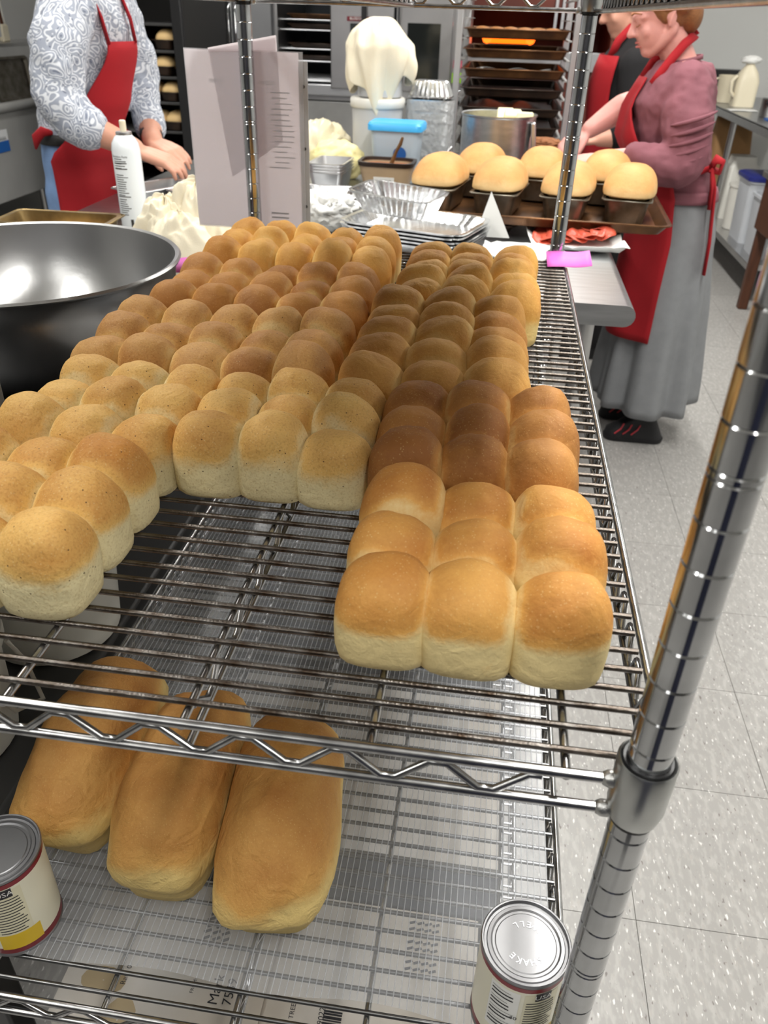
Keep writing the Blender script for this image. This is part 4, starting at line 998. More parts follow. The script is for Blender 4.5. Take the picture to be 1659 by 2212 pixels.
for i, (x, z, w) in enumerate(pos):
    p = pan('loaf_tin', 'dark loaf tin in the proofing cabinet, ' + w, 'loaf tin', (x, 3.93, z + .0068), .095, .18, .042, 'dark_pan', 0, taper=.86)
    o = dome_loaf('dough_loaf', 'crust_pale', .10, .17, .06, 400 + i, None, (x, 3.93, z + .034), crust=(2, 3), lump=.03, side=.3)
    set_props(o, 'raw pale dough loaf in the proofing cabinet, ' + w, 'dough')

# ------------------------------------------------------------------ left sink
t = thing('sink', 'long stainless sink along the left wall with blue and green stickers', 'sink', (-2.95, 4.2, 0))
m = MB(); m.box((.345, 0, .675), (.02, 2.4, .42)); m.box((-.30, 0, .675), (.02, 2.4, .42)); m.box((.02, 0, .475), (.66, 2.4, .02)); m.box((.02, -1.19, .675), (.66, .02, .42)); m.box((.02, 1.19, .675), (.66, .02, .42)); m.box((.02, .1, .675), (.66, .02, .40))
m.build('basin', 'sink_steel', t, bevel=.003)
MB().tube([(.36, -1.2, .885), (.36, 1.2, .885)], .022, 10).build('rolled_rim', 'sink_steel', t, smooth=60)
MB().box((-.31, 0, .985), (.02, 2.4, .22)).build('splash_back', 'steel', t)
for sy in (-1, -.1, .9):
    for x in (-.25, .30): MB().lathe([(.02, 0), (.02, .47)], 12).build('leg', 'steel', t, loc=(x, sy * 1.1, 0))
def sticker(y, z, w, h, low, words):
    s = MB().box((.3562, y, z), (.0012, w, h)).build('sticker', 'frosted_plastic', t, smooth=0)
    MB().box((.3572, y, z - h * .25), (.0010, w, h * .5)).build('sticker_band', low, s, smooth=0)
    if words: text_obj('sticker_text', words, h * .26, (.3576, y, z + h * .1), (PI / 2, 0, PI / 2), 'ink', s)
sticker(-.50, .74, .11, .10, 'blue_sticker', 'AAAA')
sticker(-.07, .735, .12, .10, 'green_sticker', '')
t = pan('baking_tray', 'dull brown tray standing upright on the sink rim at the left edge', 'tray', (-2.628, 3.94, 1.0), .175, .34, .02, 'loaf_tin', 0, taper=.96)
t.rotation_euler = (0, PI / 2 - .08, 0)
t = thing('steel_ledge', 'narrow steel ledge shelf on brackets over the left sink', 'shelf', (-2.80, 4.15, 1.145))
MB().box((0, 0, 0), (.30, 1.6, .015)).build('ledge', 'steel', t, bevel=.002)
for y in (-.7, .7): MB().box((-.14, y, -.08), (.02, .03, .16)).build('bracket', 'sink_steel', t)
for y in (-.7, .7): MB().box((-.34, y, -.016), (.42, .02, .012)).build('wall_arm', 'sink_steel', t)
t = thing('white_jug', 'milky white plastic jug upside down on the left ledge', 'jug', (-2.72, 3.90, 1.1535))
MB().lathe([(.03, 0), (.10, .03), (.105, .12), (.09, .20), (.04, .26), (.04, .30)], 24).build('jug_body', 'frosted_plastic', t, smooth=60)
t = thing('spatula', 'wooden handled white spatula standing on the left ledge', 'spatula', (-2.72, 4.12, 1.1535))
MB().box((0, 0, .04), (.03, .065, .08)).build('blade', 'cream_plastic', t, bevel=.008)
MB().tube([(0, 0, .08), (0, -.03, .30)], .010, 8).build('handle', 'wood_brown', t, smooth=60)
MB().tube([(0, .02, .08), (0, .0, .30)], .008, 8).build('white_rod', 'white_plastic', t, smooth=60)

# ------------------------------------------------------------------ right counter
t = thing('counter', 'long stainless counter with undershelf along the right side', 'counter', (1.72, 5.62, 0))
m = MB(); m.box((0, 0, .862), (.84, 2.5, .012)); m.box((-.41, 0, .842), (.02, 2.5, .050)); m.box((.41, 0, .842), (.02, 2.5, .05)); m.box((0, -1.24, .842), (.84, .02, .05)); m.box((0, 1.24, .842), (.84, .02, .05))
m.build('counter_top', 'steel_brushed', t, bevel=.003)
MB().box((.0, 0, .185), (.82, 2.44, .035)).build('undershelf', 'steel', t, bevel=.003)
for sx in (-1, 1):
    for y in (-1.2, 0, 1.2): MB().lathe([(.02, 0), (.02, .84)], 12).build('leg', 'steel', t, loc=(sx * .36, y, 0), smooth=60)
CT = .8688
t = thing('milk_jug', 'tall cloudy jug with a tied bag top on the right counter', 'jug', (1.46, 5.95, CT))
MB().rrect([(0, 0, 0, .14, .14, .03), (0, 0, .15, .145, .145, .04), (0, 0, .20, .12, .12, .05), (0, 0, .24, .06, .06, .028), (0, 0, .255, .05, .05, .024)], 6).build('jug_body', 'cream_plastic', t, smooth=60)
MB().tube([(-.075, -.03, .18), (-.105, -.04, .15), (-.10, -.04, .09), (-.07, -.03, .06)], .012, 8).build('handle', 'cream_plastic', t, smooth=60)
crumple('tied_top', None, None, (0, 0, .25), (.12, .08, .05), 41, 'white_paper', 14, .5, 24, 14, parent=t)
t = thing('pitcher', 'cream pitcher with handle behind the cloudy jug on the counter', 'pitcher', (1.40, 6.2, CT))
MB().lathe([(.055, 0), (.06, .003), (.068, .17), (.064, .17), (.055, .01), (.001, .008)], 24).build('pitcher_body', 'cream_plastic', t, smooth=50)
MB().tube([(-.064, 0, .15), (-.11, 0, .14), (-.11, 0, .05), (-.06, 0, .03)], .008, 8).build('handle', 'cream_plastic', t, smooth=60)
t = thing('saucepan', 'dark steel saucepan on the right counter at the picture edge', 'pot', (1.50, 5.25, CT))
MB().lathe([(.095, 0), (.10, .004), (.102, .095), (.106, .098), (.098, .096), (.096, .008), (.001, .006)], 32).build('pan_body', 'steel', t, smooth=50)
MB().box((-.075, -.075, .08), (.05, .03, .02), rz=.8).build('grip', 'black_plastic', t, bevel=.004)
t = thing('blue_board', 'blue cutting sheet lying in front of the saucepan', 'board', (1.50, 5.02, CT + .0)); MB().rrect([(0, 0, 0, .22, .16, .01), (0, 0, .008, .22, .16, .01)], 4).build('board', 'blue_sticker', t)
o = MB().grid([[(-.10 + .03 * i, -.06 + .03 * j, .002 + .006 * abs(noise.noise(Vector((i, j, 3.3))))) for j in range(5)] for i in range(7)]).build('loose_paper', 'white_paper', loc=(1.40, 5.62, CT), smooth=180, solid=.0008)
set_props(o, 'loose white papers in front of the jug on the counter', 'paper')
plain_box('black_panel', 'black appliance standing at the wall behind the pitcher', 'appliance', (1.42, 6.55, CT), (.28, .16, .19), 'black_plastic')
US = .2030
mat('tub_clear', rgb(206, 210, 216), 0.3, var=.08, vscale=5)
t = thing('ingredient_bin', 'tall clear white ingredient bin with navy lid under the right counter', 'bin', (1.50, 5.03, US))
MB().rrect([(0, 0, 0, .26, .28, .04), (0, 0, .34, .29, .31, .045), (0, 0, .345, .31, .33, .05), (0, 0, .36, .31, .33, .05)], 6).build('bin_body', 'tub_clear', t, smooth=50)
mat('navy_lid', rgb(38, 46, 120), 0.4)
MB().rrect([(0, 0, .356, .32, .34, .05), (0, 0, .375, .32, .34, .05), (0, 0, .382, .29, .31, .05)], 6).build('lid', 'navy_lid', t, smooth=50)
t = thing('ingredient_bin', 'clear white ingredient bin nearest the camera under the right counter', 'bin', (1.50, 4.65, US))
MB().rrect([(0, 0, 0, .26, .28, .04), (0, 0, .30, .29, .31, .045), (0, 0, .305, .31, .33, .05), (0, 0, .32, .31, .33, .05), (0, 0, .32, .28, .30, .045), (0, 0, .01, .25, .27, .04)], 6).build('bin_body', 'tub_clear', t, smooth=50)
t = thing('food_bucket', 'white bucket with a rim under the counter behind the woman', 'bucket', (1.46, 5.34, US))
MB().lathe([(.085, 0), (.09, .003), (.10, .255), (.106, .257), (.106, .275), (.09, .278)], 28).build('bucket_body', 'white_plastic', t, smooth=50)
t = thing('storage_jar', 'white square jar behind the white bucket under the counter', 'jar', (1.50, 5.72, US))
MB().rrect([(0, 0, 0, .20, .2, .03), (0, 0, .33, .2, .2, .03), (0, 0, .35, .16, .16, .03), (0, 0, .39, .15, .15, .03)], 5).build('jar_body', 'white_plastic', t, smooth=50)
t = thing('paper_sack', 'brown paper sack under the far right counter', 'sack', (1.50, 6.15, US))
MB().rrect([(0, 0, 0, .26, .26, .04), (0, 0, .30, .28, .25, .05), (0, .02, .50, .25, .18, .05), (0, .04, .58, .24, .06, .02)], 5).build('sack_body', 'cardboard', t, smooth=50)

# brown wooden stand near the right edge
t = thing('wooden_stand', 'dark brown wooden stand with steel edged top at the right edge', 'table', (1.56, 4.09, 0))
MB().box((0, 0, .690), (.66, .40, .030)).build('top', 'steel', t, bevel=.004)
MB().box((0, 0, .55), (.62, .36, .25)).build('apron_box', 'wood_brown', t, bevel=.004)
for sx in (-1, 1):
    for sy in (-1, 1): MB().box((sx * .27, sy * .15, .2135), (.05, .05, .427), taper=1.0).build('leg', 'wood_brown', t, bevel=.006)

t = thing('reflection_standin', 'navy stand-in added behind the camera for the dark stripe on the post', 'cabinet', (-.02, -.86, 0))  # unseen block added so the front post reflects a dark stripe
mat('navy_paint', rgb(24, 28, 52), 0.5)
MB().box((0, 0, .62), (.34, .30, 1.12)).build('cabinet_body', 'navy_paint', t, bevel=.006)
MB().box((0, 0, .03), (.30, .26, .06)).build('plinth', 'black_plastic', t)
MB().box((0, .153, .62), (.32, .006, 1.08)).build('door', 'navy_paint', t, bevel=.002)
# ceiling fixtures
mat('diffuser', (0.9, 0.9, 0.9, 1), 0.5, emit=((1, .97, .92, 1), 4.0))
for i, (x, y) in enumerate(LAMPS):
    t = thing('ceiling_light', 'ceiling fixture, %s along the %s row' % (('first', 'second', 'third', 'fourth')[i % 4], ('right', 'left', 'far right')[i // 4]), 'ceiling light', (x, y, CEIL - .05), 0, 'ceiling fixtures')
    MB().box((0, 0, .025), (.34, 1.30, .05)).build('housing', 'white_plastic', t, bevel=.004)
    MB().box((0, 0, -.003), (.30, 1.25, .006)).build('diffuser', 'diffuser', t, smooth=0)
# ------------------------------------------------------------------ people
def limb(m, pts, rs, n=14, flat=None):
    """tapered limb with rounded ends and joints"""
    P = [Vector(p) for p in pts]; pp = []; rr = []
    for i in range(len(P) - 1):
        k = max(2, int((P[i + 1] - P[i]).length / .02))
        for j in range(k):
            t = j / k; pp.append(P[i].lerp(P[i + 1], t)); rr.append(rs[i] + (rs[i + 1] - rs[i]) * t)
    pp.append(P[-1]); rr.append(rs[-1])
    # soften the joints
    for _ in range(2):
        q = pp[:]
        for i in range(1, len(pp) - 1): q[i] = pp[i] * .5 + (pp[i - 1] + pp[i + 1]) * .25
        pp = q
    m.tube(pp, rr, n, flat=flat)
    m.ball(pp[0], rr[0] * .99, n, 8); m.ball(pp[-1], rr[-1] * .99, n, 8)
def hand(m, wrist, d, palm_n, thumb_side, s=1.0, curl=.7, spread=.12):
    """wrist point, pointing direction, palm normal (towards what it holds), thumb side +1/-1"""
    d = Vector(d).normalized(); pn = Vector(palm_n); pn = (pn - d * pn.dot(d)).normalized(); sd = d.cross(pn) * thumb_side
    w = Vector(wrist)
    P = lambda a, b, c: w + (d * a + sd * b + pn * c) * s
    for b in (-.026, -.009, .009, .026): limb(m, [P(.0, b * .7, 0), P(.045, b, 0), P(.085, b * 1.05, .002)], [.014 * s, .0145 * s, .0125 * s], 10)
    for b, L, o in ((.030, .066, .084), (.010, .075, .088), (-.010, .070, .086), (-.029, .056, .080)):
        q = P(o, b, .002); dd = (d + sd * spread * b / .03)
        pts = [q]; a = .25
        for f, inc in ((.46, curl * .9), (.30, curl * 1.1), (.24, curl * .8)):
            q = q + (dd * math.cos(a) + pn * math.sin(a)) * L * f * s; pts.append(q); a += inc
        limb(m, pts, [.0098 * s, .0088 * s, .0080 * s, .0066 * s], 10)
    limb(m, [P(.022, .030, .006), P(.048, .050, .016), P(.070, .058, .030), P(.086, .054, .042)], [.0145 * s, .0120 * s, .0105 * s, .0080 * s], 10)
def interp(prof, z):
    """prof rows (z, cx, cy, rx, ry)"""
    if z <= prof[0][0]: return prof[0][1:]
    for a, b in zip(prof, prof[1:]):
        if z <= b[0]:
            t = (z - a[0]) / (b[0] - a[0]); t = t * t * (3 - 2 * t) * .5 + t * .5
            return tuple(a[i] + (b[i] - a[i]) * t for i in range(1, 5))
    return prof[-1][1:]
def shell_rings(prof, zs, off=0.0, n=40, fold=None):
    R = []
    for z in zs:
        cx, cy, rx, ry = interp(prof, z)
        ring = []
        for j in range(n):
            a = 2 * PI * j / n; f = fold(a, z) if fold else 0
            ring.append((cx + (rx + off + f) * math.cos(a), cy + (ry + off + f) * math.sin(a), z))
        R.append(ring)
    return R
def rng(a, b, n): return [a + (b - a) * i / (n - 1) for i in range(n)]
def remesh(o, vox, it=4, fac=.5):
    md = o.modifiers.new('remesh', 'REMESH'); md.mode = 'VOXEL'; md.voxel_size = vox; md.use_smooth_shade = True
    md = o.modifiers.new('smooth', 'SMOOTH'); md.iterations = it; md.factor = fac
    return o
def wrinkle(o, strength, size, seed=0):
    tx = bpy.data.textures.new('wrinkle', 'CLOUDS'); tx.noise_scale = size; tx.noise_depth = 2
    md = o.modifiers.new('wrinkle', 'DISPLACE'); md.texture = tx; md.strength = strength; md.texture_coords = 'GLOBAL' if False else 'LOCAL'
    return o
def head(m, c, R, s=1.0):
    """skull, jaw, nose, lips, ears facing local -X"""
    T = lambda x, y, z: Vector(c) + R @ Vector((x * s, y * s, z * s))
    M3 = R
    m.ball(T(.012, 0, .028), .1 * s, 24, 16, (.98, .76, .92), M3)         # skull
    m.ball(T(-.030, 0, -.030), .078 * s, 22, 14, (.82, .78, 1.06), M3)      # face
    m.ball(T(-.058, 0, -.088), .030 * s, 16, 10, (.9, 1.15, .8), M3)        # chin
    for y in (-1, 1):
        limb(m, [T(.018, y * .056, -.045), T(-.022, y * .047, -.082), T(-.055, y * .016, -.098)], [.020 * s, .018 * s, .017 * s], 10)  # jaw line
        m.ball(T(-.062, y * .032, -.030), .028 * s, 14, 10, (.7, 1, .9), M3)   # cheek
        limb(m, [T(-.090, y * .010, .020), T(-.085, y * .034, .022), T(-.066, y * .050, .014)], [.010 * s, .011 * s, .009 * s], 8)  # brow
        m.ball(T(-.080, y * .030, .002), .0125 * s, 12, 8, (.8, 1.25, .75), M3)  # closed lid
        m.ball(T(.016, y * .074, -.008), .027 * s, 14, 10, (.62, .26, 1.05), M3)  # ear
        limb(m, [T(.005, y * .078, -.030), T(.012, y * .084, -.012), T(.026, y * .086, .010), T(.034, y * .083, .014)], [.006 * s, .005 * s, .005 * s, .005 * s], 8)
    limb(m, [T(-.088, 0, .018), T(-.101, 0, -.008), T(-.113, 0, -.026)], [.010 * s, .0105 * s, .0125 * s], 10)   # nose
    for y in (-1, 1): m.ball(T(-.102, y * .011, -.030), .010 * s, 10, 8)
    limb(m, [T(-.080, -.022, -.058), T(-.094, 0, -.054), T(-.080, .022, -.058)], [.005 * s, .006 * s, .005 * s], 8)   # lips
    limb(m, [T(-.080, -.020, -.068), T(-.089, 0, -.068), T(-.080, .020, -.068)], [.005 * s, .006 * s, .005 * s], 8)

# --- woman in the rose jumper
mat('rose_jumper', rgb(134, 82, 92), 0.9, var=.18, vscale=14, bump=.3, bscale=420)
mat('grey_skirt', rgb(140, 142, 145), 0.92, var=.10, vscale=30, bump=.25, bscale=300)
mat('red_hair', rgb(150, 98, 56), 0.55, var=.35, vscale=60, stretch=(1, 6, 6), bump=.4, bscale=120)
mat('lip', rgb(196, 112, 106), 0.5); mat('brow', rgb(150, 96, 62), 0.8); mat('shoe_black', rgb(26, 25, 28), 0.6, var=.3, vscale=40); mat('shoe_pink', rgb(190, 60, 70), 0.6)
wo = thing('person', 'person in a rose jumper, long grey skirt and red apron at the table end', 'person', (.46, 2.55, 0))
O = Vector((.46, 2.55, 0))
prof_w = [(.12, .50, 2.55, .172, .175), (.45, .495, 2.55, .150, .165), (.72, .485, 2.55, .130, .150), (.86, .462, 2.55, .118, .150), (.94, .432, 2.55, .112, .140), (1.04, .405, 2.55, .118, .148), (1.12, .395, 2.55, .118, .165), (1.18, .402, 2.55, .100, .165), (1.225, .415, 2.55, .070, .120), (1.26, .405, 2.55, .050, .060)]
m = MB()
m.rings(shell_rings(prof_w, rng(.60, 1.24, 18), -.022))
limb(m, [(.408, 2.55, 1.20), (.385, 2.55, 1.255), (.350, 2.55, 1.30)], [.056, .048, .046])
Rw = Matrix.Rotation(-.30, 3, 'Y')
head(m, (.322, 2.55, 1.350), Rw, .88)
limb(m, [(.412, 2.430, 1.165), (.425, 2.335, .965), (.300, 2.335, .985), (.200, 2.36, .976)], [.036, .034, .034, .026])
hand(m, (.190, 2.362, .974), (-1, .12, -.12), (.1, .3, -1), -1, .86, .45)
limb(m, [(.400, 2.68, 1.17), (.352, 2.765, 1.110), (.270, 2.74, 1.085), (.172, 2.70, 1.02)], [.038, .042, .046, .029])
hand(m, (.165, 2.70, 1.012), (-1, -.25, -.55), (-.2, .2, -1), 1, .86, .55)
for y in (2.46, 2.64): limb(m, [(.49, y, .62), (.49, y, .35), (.50, y, .07)], [.06, .048, .034])
body = m.xf(Matrix.Translation(-O)).build('body', 'skin_pink', wo, smooth=180); remesh(body, .0042, 10)
m = MB()
m.rings(shell_rings(prof_w, rng(.865, 1.235, 14), .012))
limb(m, [(.408, 2.43, 1.170), (.422, 2.345, 1.06), (.428, 2.325, .965), (.345, 2.330, .972), (.285, 2.335, .988)], [.074, .072, .066, .056, .046])
limb(m, [(.405, 2.68, 1.185), (.380, 2.745, 1.13), (.335, 2.762, 1.105)], [.074, .064, .054])
jm = m.xf(Matrix.Translation(-O)).build('jumper', 'rose_jumper', wo, smooth=180); remesh(jm, .007, 6); wrinkle(jm, .016, .05)
# sleeve creases
m = MB()
for k in range(5):
    z = .99 + k * .028; x0 = .425
    m.tube([(x0 + .066 * math.sin(a), 2.338 - .067 * math.cos(a), z + .030 * math.sin(a) * .8) for a in rng(-1.2, 1.1, 9)], [.002, .0045, .006, .0065, .0065, .006, .005, .004, .002], 6)
m.xf(Matrix.Translation(-O)).build('sleeve_fold', 'rose_jumper', jm, smooth=180)
# hem and neckline ribs
m = MB()
m.rings(shell_rings(prof_w, rng(.850, .885, 4), .016), cap=False); hb = m.xf(Matrix.Translation(-O)).build('hem_band', 'rose_jumper', jm, smooth=180, solid=.006)
m = MB()
m.rings([[(.402 + .056 * math.cos(a) + t, 2.55 + .066 * math.sin(a), 1.232 + .012 * math.cos(a) + z) for a in rng(0, 2 * PI, 33)[:-1]] for t, z in ((0, 0), (-.002, .012))], cap=False)
m.xf(Matrix.Translation(-O)).build('neck_band', 'rose_jumper', jm, smooth=180, solid=.006)
# skirt
def fold_w(a, z):
    k = sstep(.85, .15, z); return k * (.018 * math.sin(7 * a + 1.2) + .010 * math.sin(12 * a + .4) + .012 * math.sin(3 * a))
m = MB(); m.rings(shell_rings(prof_w, rng(.125, .875, 26), .006, 90, fold_w), cap=False)
m.xf(Matrix.Translation(-O)).build('skirt', 'grey_skirt', wo, smooth=180, solid=.004)
# apron
def apron_surface(prof, zs, ang, off, fold=None, nn=22):
    P = []
    for z in zs:
        a0, a1 = ang(z); cx, cy, rx, ry = interp(prof, z); row = []
        for j in range(nn):
            a = a0 + (a1 - a0) * j / (nn - 1); f = fold(a, z) if fold else 0
            o = off(z) if callable(off) else off
            row.append((cx + (rx + o + f) * math.cos(a), cy + (ry + o + f) * math.sin(a), z))
        P.append(row)
    return P
def ang_w(z):
    if z > .93: k = sstep(.93, 1.19, z); return (PI - (1.10 - .75 * k), PI + (.95 - .62 * k))
    k = sstep(.93, .40, z); return (PI - 1.15, PI + 1.38 - .12 * k)
def off_w(z): return .018 + .030 * max(0, 1 - abs(z - 1.02) / .12) * (z > .90) + .012 * sstep(.9, .5, z)
m = MB().grid(apron_surface(prof_w, rng(.40, 1.190, 30), ang_w, off_w, lambda a, z: .010 * math.sin(5 * a + z * 6) * sstep(.95, .6, z) + .006 * math.sin(9 * a) * sstep(.9, 1.05, z)))
ap = m.xf(Matrix.Translation(-O)).build('apron', 'red_cloth', wo, smooth=180, solid=.003)
def strap(pts, w, mname, parent, origin, name='strap', up=(0, 0, 1)):
    P = []; pts = [Vector(p) for p in pts]
    for i, p in enumerate(pts):
        t = (pts[min(i + 1, len(pts) - 1)] - pts[max(i - 1, 0)]).normalized(); s = t.cross(Vector(up)).normalized() if abs(t.dot(Vector(up))) < .98 else Vector((0, 1, 0))
        u = s.cross(t).normalized(); P.append([tuple(p + u * w * k) for k in (-.5, 0, .5)])
    return MB().grid(P).xf(Matrix.Translation(-origin)).build(name, mname, parent, smooth=180, solid=.003)
strap([(.312, 2.455, 1.175), (.330, 2.456, 1.205), (.358, 2.470, 1.245), (.390, 2.495, 1.282), (.420, 2.53, 1.302), (.428, 2.56, 1.305)], .026, 'red_cloth', ap, O, 'neck_strap', up=(1, 0, -.6))
strap([(.300, 2.60, 1.178), (.330, 2.64, 1.225), (.38, 2.63, 1.275), (.43, 2.57, 1.318)], .028, 'red_cloth', ap, O, 'neck_strap', up=(1, 0, -.6))
strap([(.395, 2.405, .912), (.440, 2.392, .925), (.490, 2.405, .945), (.530, 2.43, .955), (.560, 2.50, .958)], .018, 'red_cloth', ap, O, 'waist_tie')
m = MB(); m.tube([(.530, 2.425, .955), (.535, 2.405, .985), (.555, 2.40, .978), (.555, 2.41, .948), (.530, 2.425, .952)], .012, 8, flat=(1.4, .6))
m.tube([(.532, 2.42, .955), (.550, 2.405, .90), (.560, 2.40, .82), (.570, 2.395, .74), (.575, 2.39, .64)], .011, 8, flat=(1.5, .5))
m.tube([(.532, 2.42, .955), (.540, 2.40, .90), (.545, 2.395, .84)], .011, 8, flat=(1.5, .5))
m.xf(Matrix.Translation(-O)).build('bow', 'red_cloth', ap, smooth=180)
# hair, brow, lashes, lips, shoes
T = lambda x, y, z: Vector((.322, 2.55, 1.350)) + Rw @ Vector((x * .88, y * .88, z * .88))
m = MB()
m.ball(T(.022, 0, .036), .104 * .88, 26, 18, (.95, .80, .92), Rw)
m.ball(T(.085, 0, -.01), .055 * .88, 18, 12, (.8, 1.1, 1.2), Rw)
m.ball(T(.115, 0, .04), .045 * .88, 16, 10, (1, 1, 1), Rw)
for y in (-1, 1):
    limb(m, [T(-.050, y * .062, .060), T(-.020, y * .074, .045), T(.020, y * .078, .030), T(.06, y * .07, .01)], [.016, .018, .018, .018], 10)
    limb(m, [T(-.018, y * .074, .03), T(-.012, y * .073, .005), T(-.006, y * .071, -.015)], [.010, .008, .004], 8)
hr = m.xf(Matrix.Translation(-O)).build('hair', 'red_hair', wo, smooth=180); remesh(hr, .005, 3)
m = MB()
for y in (-1, 1):
    m.tube([T(-.099, y * .012, .030), T(-.094, y * .034, .034), T(-.074, y * .054, .026)], [.0022, .003, .0015], 6)
m.xf(Matrix.Translation(-O)).build('eyebrows', 'brow', wo, smooth=180)
m = MB()
for y in (-1, 1): m.tube([T(-.0915, y * .020, -.004), T(-.092, y * .032, -.008), T(-.082, y * .044, -.004)], [.0012, .0018, .0012], 6)
m.xf(Matrix.Translation(-O)).build('eyelashes', 'brow', wo, smooth=180)
m = MB()
for z, k in ((-.0555, 1), (-.068, .95)): m.tube([T(-.0835, -.019, z - .003), T(-.0935, -.008, z), T(-.0955, 0, z), T(-.0935, .008, z), T(-.0835, .019, z - .003)], [.0015, .0032, .0036, .0032, .0015], 8)
m.xf(Matrix.Translation(-O)).build('lips', 'lip', wo, smooth=180)
for y in (2.455, 2.645):
    m = MB(); m.rrect([(.475, y, 0.001, .215, .075, .036), (.475, y, .016, .22, .08, .038)], 6); s_ = m.xf(Matrix.Translation(-O)).build('shoe_sole', 'shoe_black', wo, smooth=60)
    m = MB(); m.rrect([(.475, y, .015, .215, .076, .037), (.472, y, .04, .20, .072, .035), (.485, y, .065, .15, .066, .032), (.495, y, .095, .10, .065, .03)], 6); u_ = m.xf(Matrix.Translation(-O)).build('shoe', 'shoe_black', wo, smooth=60)
    m = MB()
    for k in range(3): m.tube([(.40 + k * .03, y - .043, .035), (.42 + k * .03, y - .041, .055), (.43 + k * .03, y - .03, .072)], .003, 6)
    m.xf(Matrix.Translation(-O)).build('stripe', 'shoe_pink', u_, smooth=60)

# --- person in the patterned shirt
def paisley():
    m = bpy.data.materials.new('paisley'); m.use_nodes = True; MATS['paisley'] = m
    nt = m.node_tree; b = nt.nodes['Principled BSDF']; N = nt.nodes.new; L = nt.links.new; b.inputs['Roughness'].default_value = .75
    tc = N('ShaderNodeTexCoord')
    nz = N('ShaderNodeTexNoise'); nz.inputs['Scale'].default_value = 12; nz.inputs['Detail'].default_value = 1.5; L(tc.outputs['Object'], nz.inputs['Vector'])
    mv = N('ShaderNodeVectorMath'); mv.operation = 'MULTIPLY_ADD'; L(nz.outputs['Color'], mv.inputs[0]); mv.inputs[1].default_value = (.11, .11, .11); L(tc.outputs['Object'], mv.inputs[2])
    vo = N('ShaderNodeTexVoronoi'); vo.inputs['Scale'].default_value = 30; L(mv.outputs[0], vo.inputs['Vector'])
    sn = N('ShaderNodeMath'); sn.operation = 'MULTIPLY'; sn.inputs[1].default_value = 26; L(vo.outputs['Distance'], sn.inputs[0])
    s2 = N('ShaderNodeMath'); s2.operation = 'SINE'; L(sn.outputs[0], s2.inputs[0])
    r = N('ShaderNodeValToRGB'); L(s2.outputs[0], r.inputs[0]); e = r.color_ramp.elements
    e[0].position = .10; e[0].color = rgb(152, 158, 172); e[1].position = .60; e[1].color = rgb(214, 217, 223)
    v2 = N('ShaderNodeTexVoronoi'); v2.inputs['Scale'].default_value = 62; L(mv.outputs[0], v2.inputs['Vector'])
    lt = N('ShaderNodeMath'); lt.operation = 'LESS_THAN'; lt.inputs[1].default_value = .20; L(v2.outputs['Distance'], lt.inputs[0])
    mk = N('ShaderNodeMath'); mk.operation = 'MULTIPLY'; mk.inputs[1].default_value = .7; L(lt.outputs[0], mk.inputs[0])
    mx = N('ShaderNodeMix'); mx.data_type = 'RGBA'; L(mk.outputs[0], mx.inputs[0]); L(r.outputs[0], mx.inputs[6]); mx.inputs[7].default_value = rgb(84, 92, 112)
    gt = N('ShaderNodeMath'); gt.operation = 'LESS_THAN'; gt.inputs[1].default_value = .12; L(vo.outputs['Distance'], gt.inputs[0])
    m2 = N('ShaderNodeMix'); m2.data_type = 'RGBA'; L(gt.outputs[0], m2.inputs[0]); L(mx.outputs[2], m2.inputs[6]); m2.inputs[7].default_value = rgb(112, 120, 138)
    L(m2.outputs[2], b.inputs['Base Color'])
paisley()
mat('jeans', rgb(122, 152, 196), 0.9, var=.15, vscale=30, bump=.2, bscale=300)
mat('skin_tan', rgb(206, 150, 126), 0.5, var=.12, vscale=18, sss=.15)
pm_ = thing('person', 'person in a grey paisley shirt and red bib apron kneading at the table', 'person', (-1.478, 2.225, 0))
O = Vector((-1.44, 2.15, 0))
prof_p = [(.80, -1.385, 2.15, .100, .160), (.92, -1.385, 2.15, .104, .165), (1.02, -1.37, 2.15, .110, .158), (1.10, -1.35, 2.15, .116, .155), (1.22, -1.315, 2.15, .116, .165), (1.32, -1.305, 2.15, .108, .178), (1.40, -1.315, 2.15, .080, .150), (1.44, -1.315, 2.15, .055, .070)]
m = MB(); m.rings(shell_rings(prof_p, rng(.80, 1.44, 18), -.014))
limb(m, [(-1.345, 2.15, 1.40), (-1.325, 2.15, 1.47), (-1.31, 2.15, 1.52)], [.060, .054, .052])
Rp = Matrix.Rotation(PI + .2, 3, 'Z') @ Matrix.Rotation(-.35, 3, 'Y')
head(m, (-1.285, 2.15, 1.585), Rp, 1.0)
limb(m, [(-1.285, 1.99, 1.345), (-1.285, 1.885, 1.110), (-1.240, 1.875, 1.052), (-1.105, 1.905, .992)], [.052, .044, .043, .028])
hand(m, (-1.095, 1.907, .985), (1, .10, -.28), (.15, .15, -1), 1, .98, .5)
limb(m, [(-1.295, 2.33, 1.345), (-1.255, 2.345, 1.105), (-1.205, 2.27, 1.012), (-1.160, 2.17, .975)], [.052, .044, .040, .030])
hand(m, (-1.150, 2.16, .972), (1, -.5, -.22), (.1, .1, -1), -1, .98, .5)
for y in (2.06, 2.24): limb(m, [(-1.39, y, .80), (-1.40, y, .45), (-1.42, y, .07)], [.07, .055, .038])
body = m.xf(Matrix.Translation(-O)).build('body', 'skin_tan', pm_, smooth=180); remesh(body, .0052, 4)
m = MB(); m.rings(shell_rings(prof_p, rng(.985, 1.425, 16), .008))
limb(m, [(-1.285, 2.01, 1.335), (-1.292, 1.905, 1.22), (-1.292, 1.885, 1.110), (-1.265, 1.878, 1.075), (-1.235, 1.876, 1.050)], [.076, .074, .070, .064, .056])
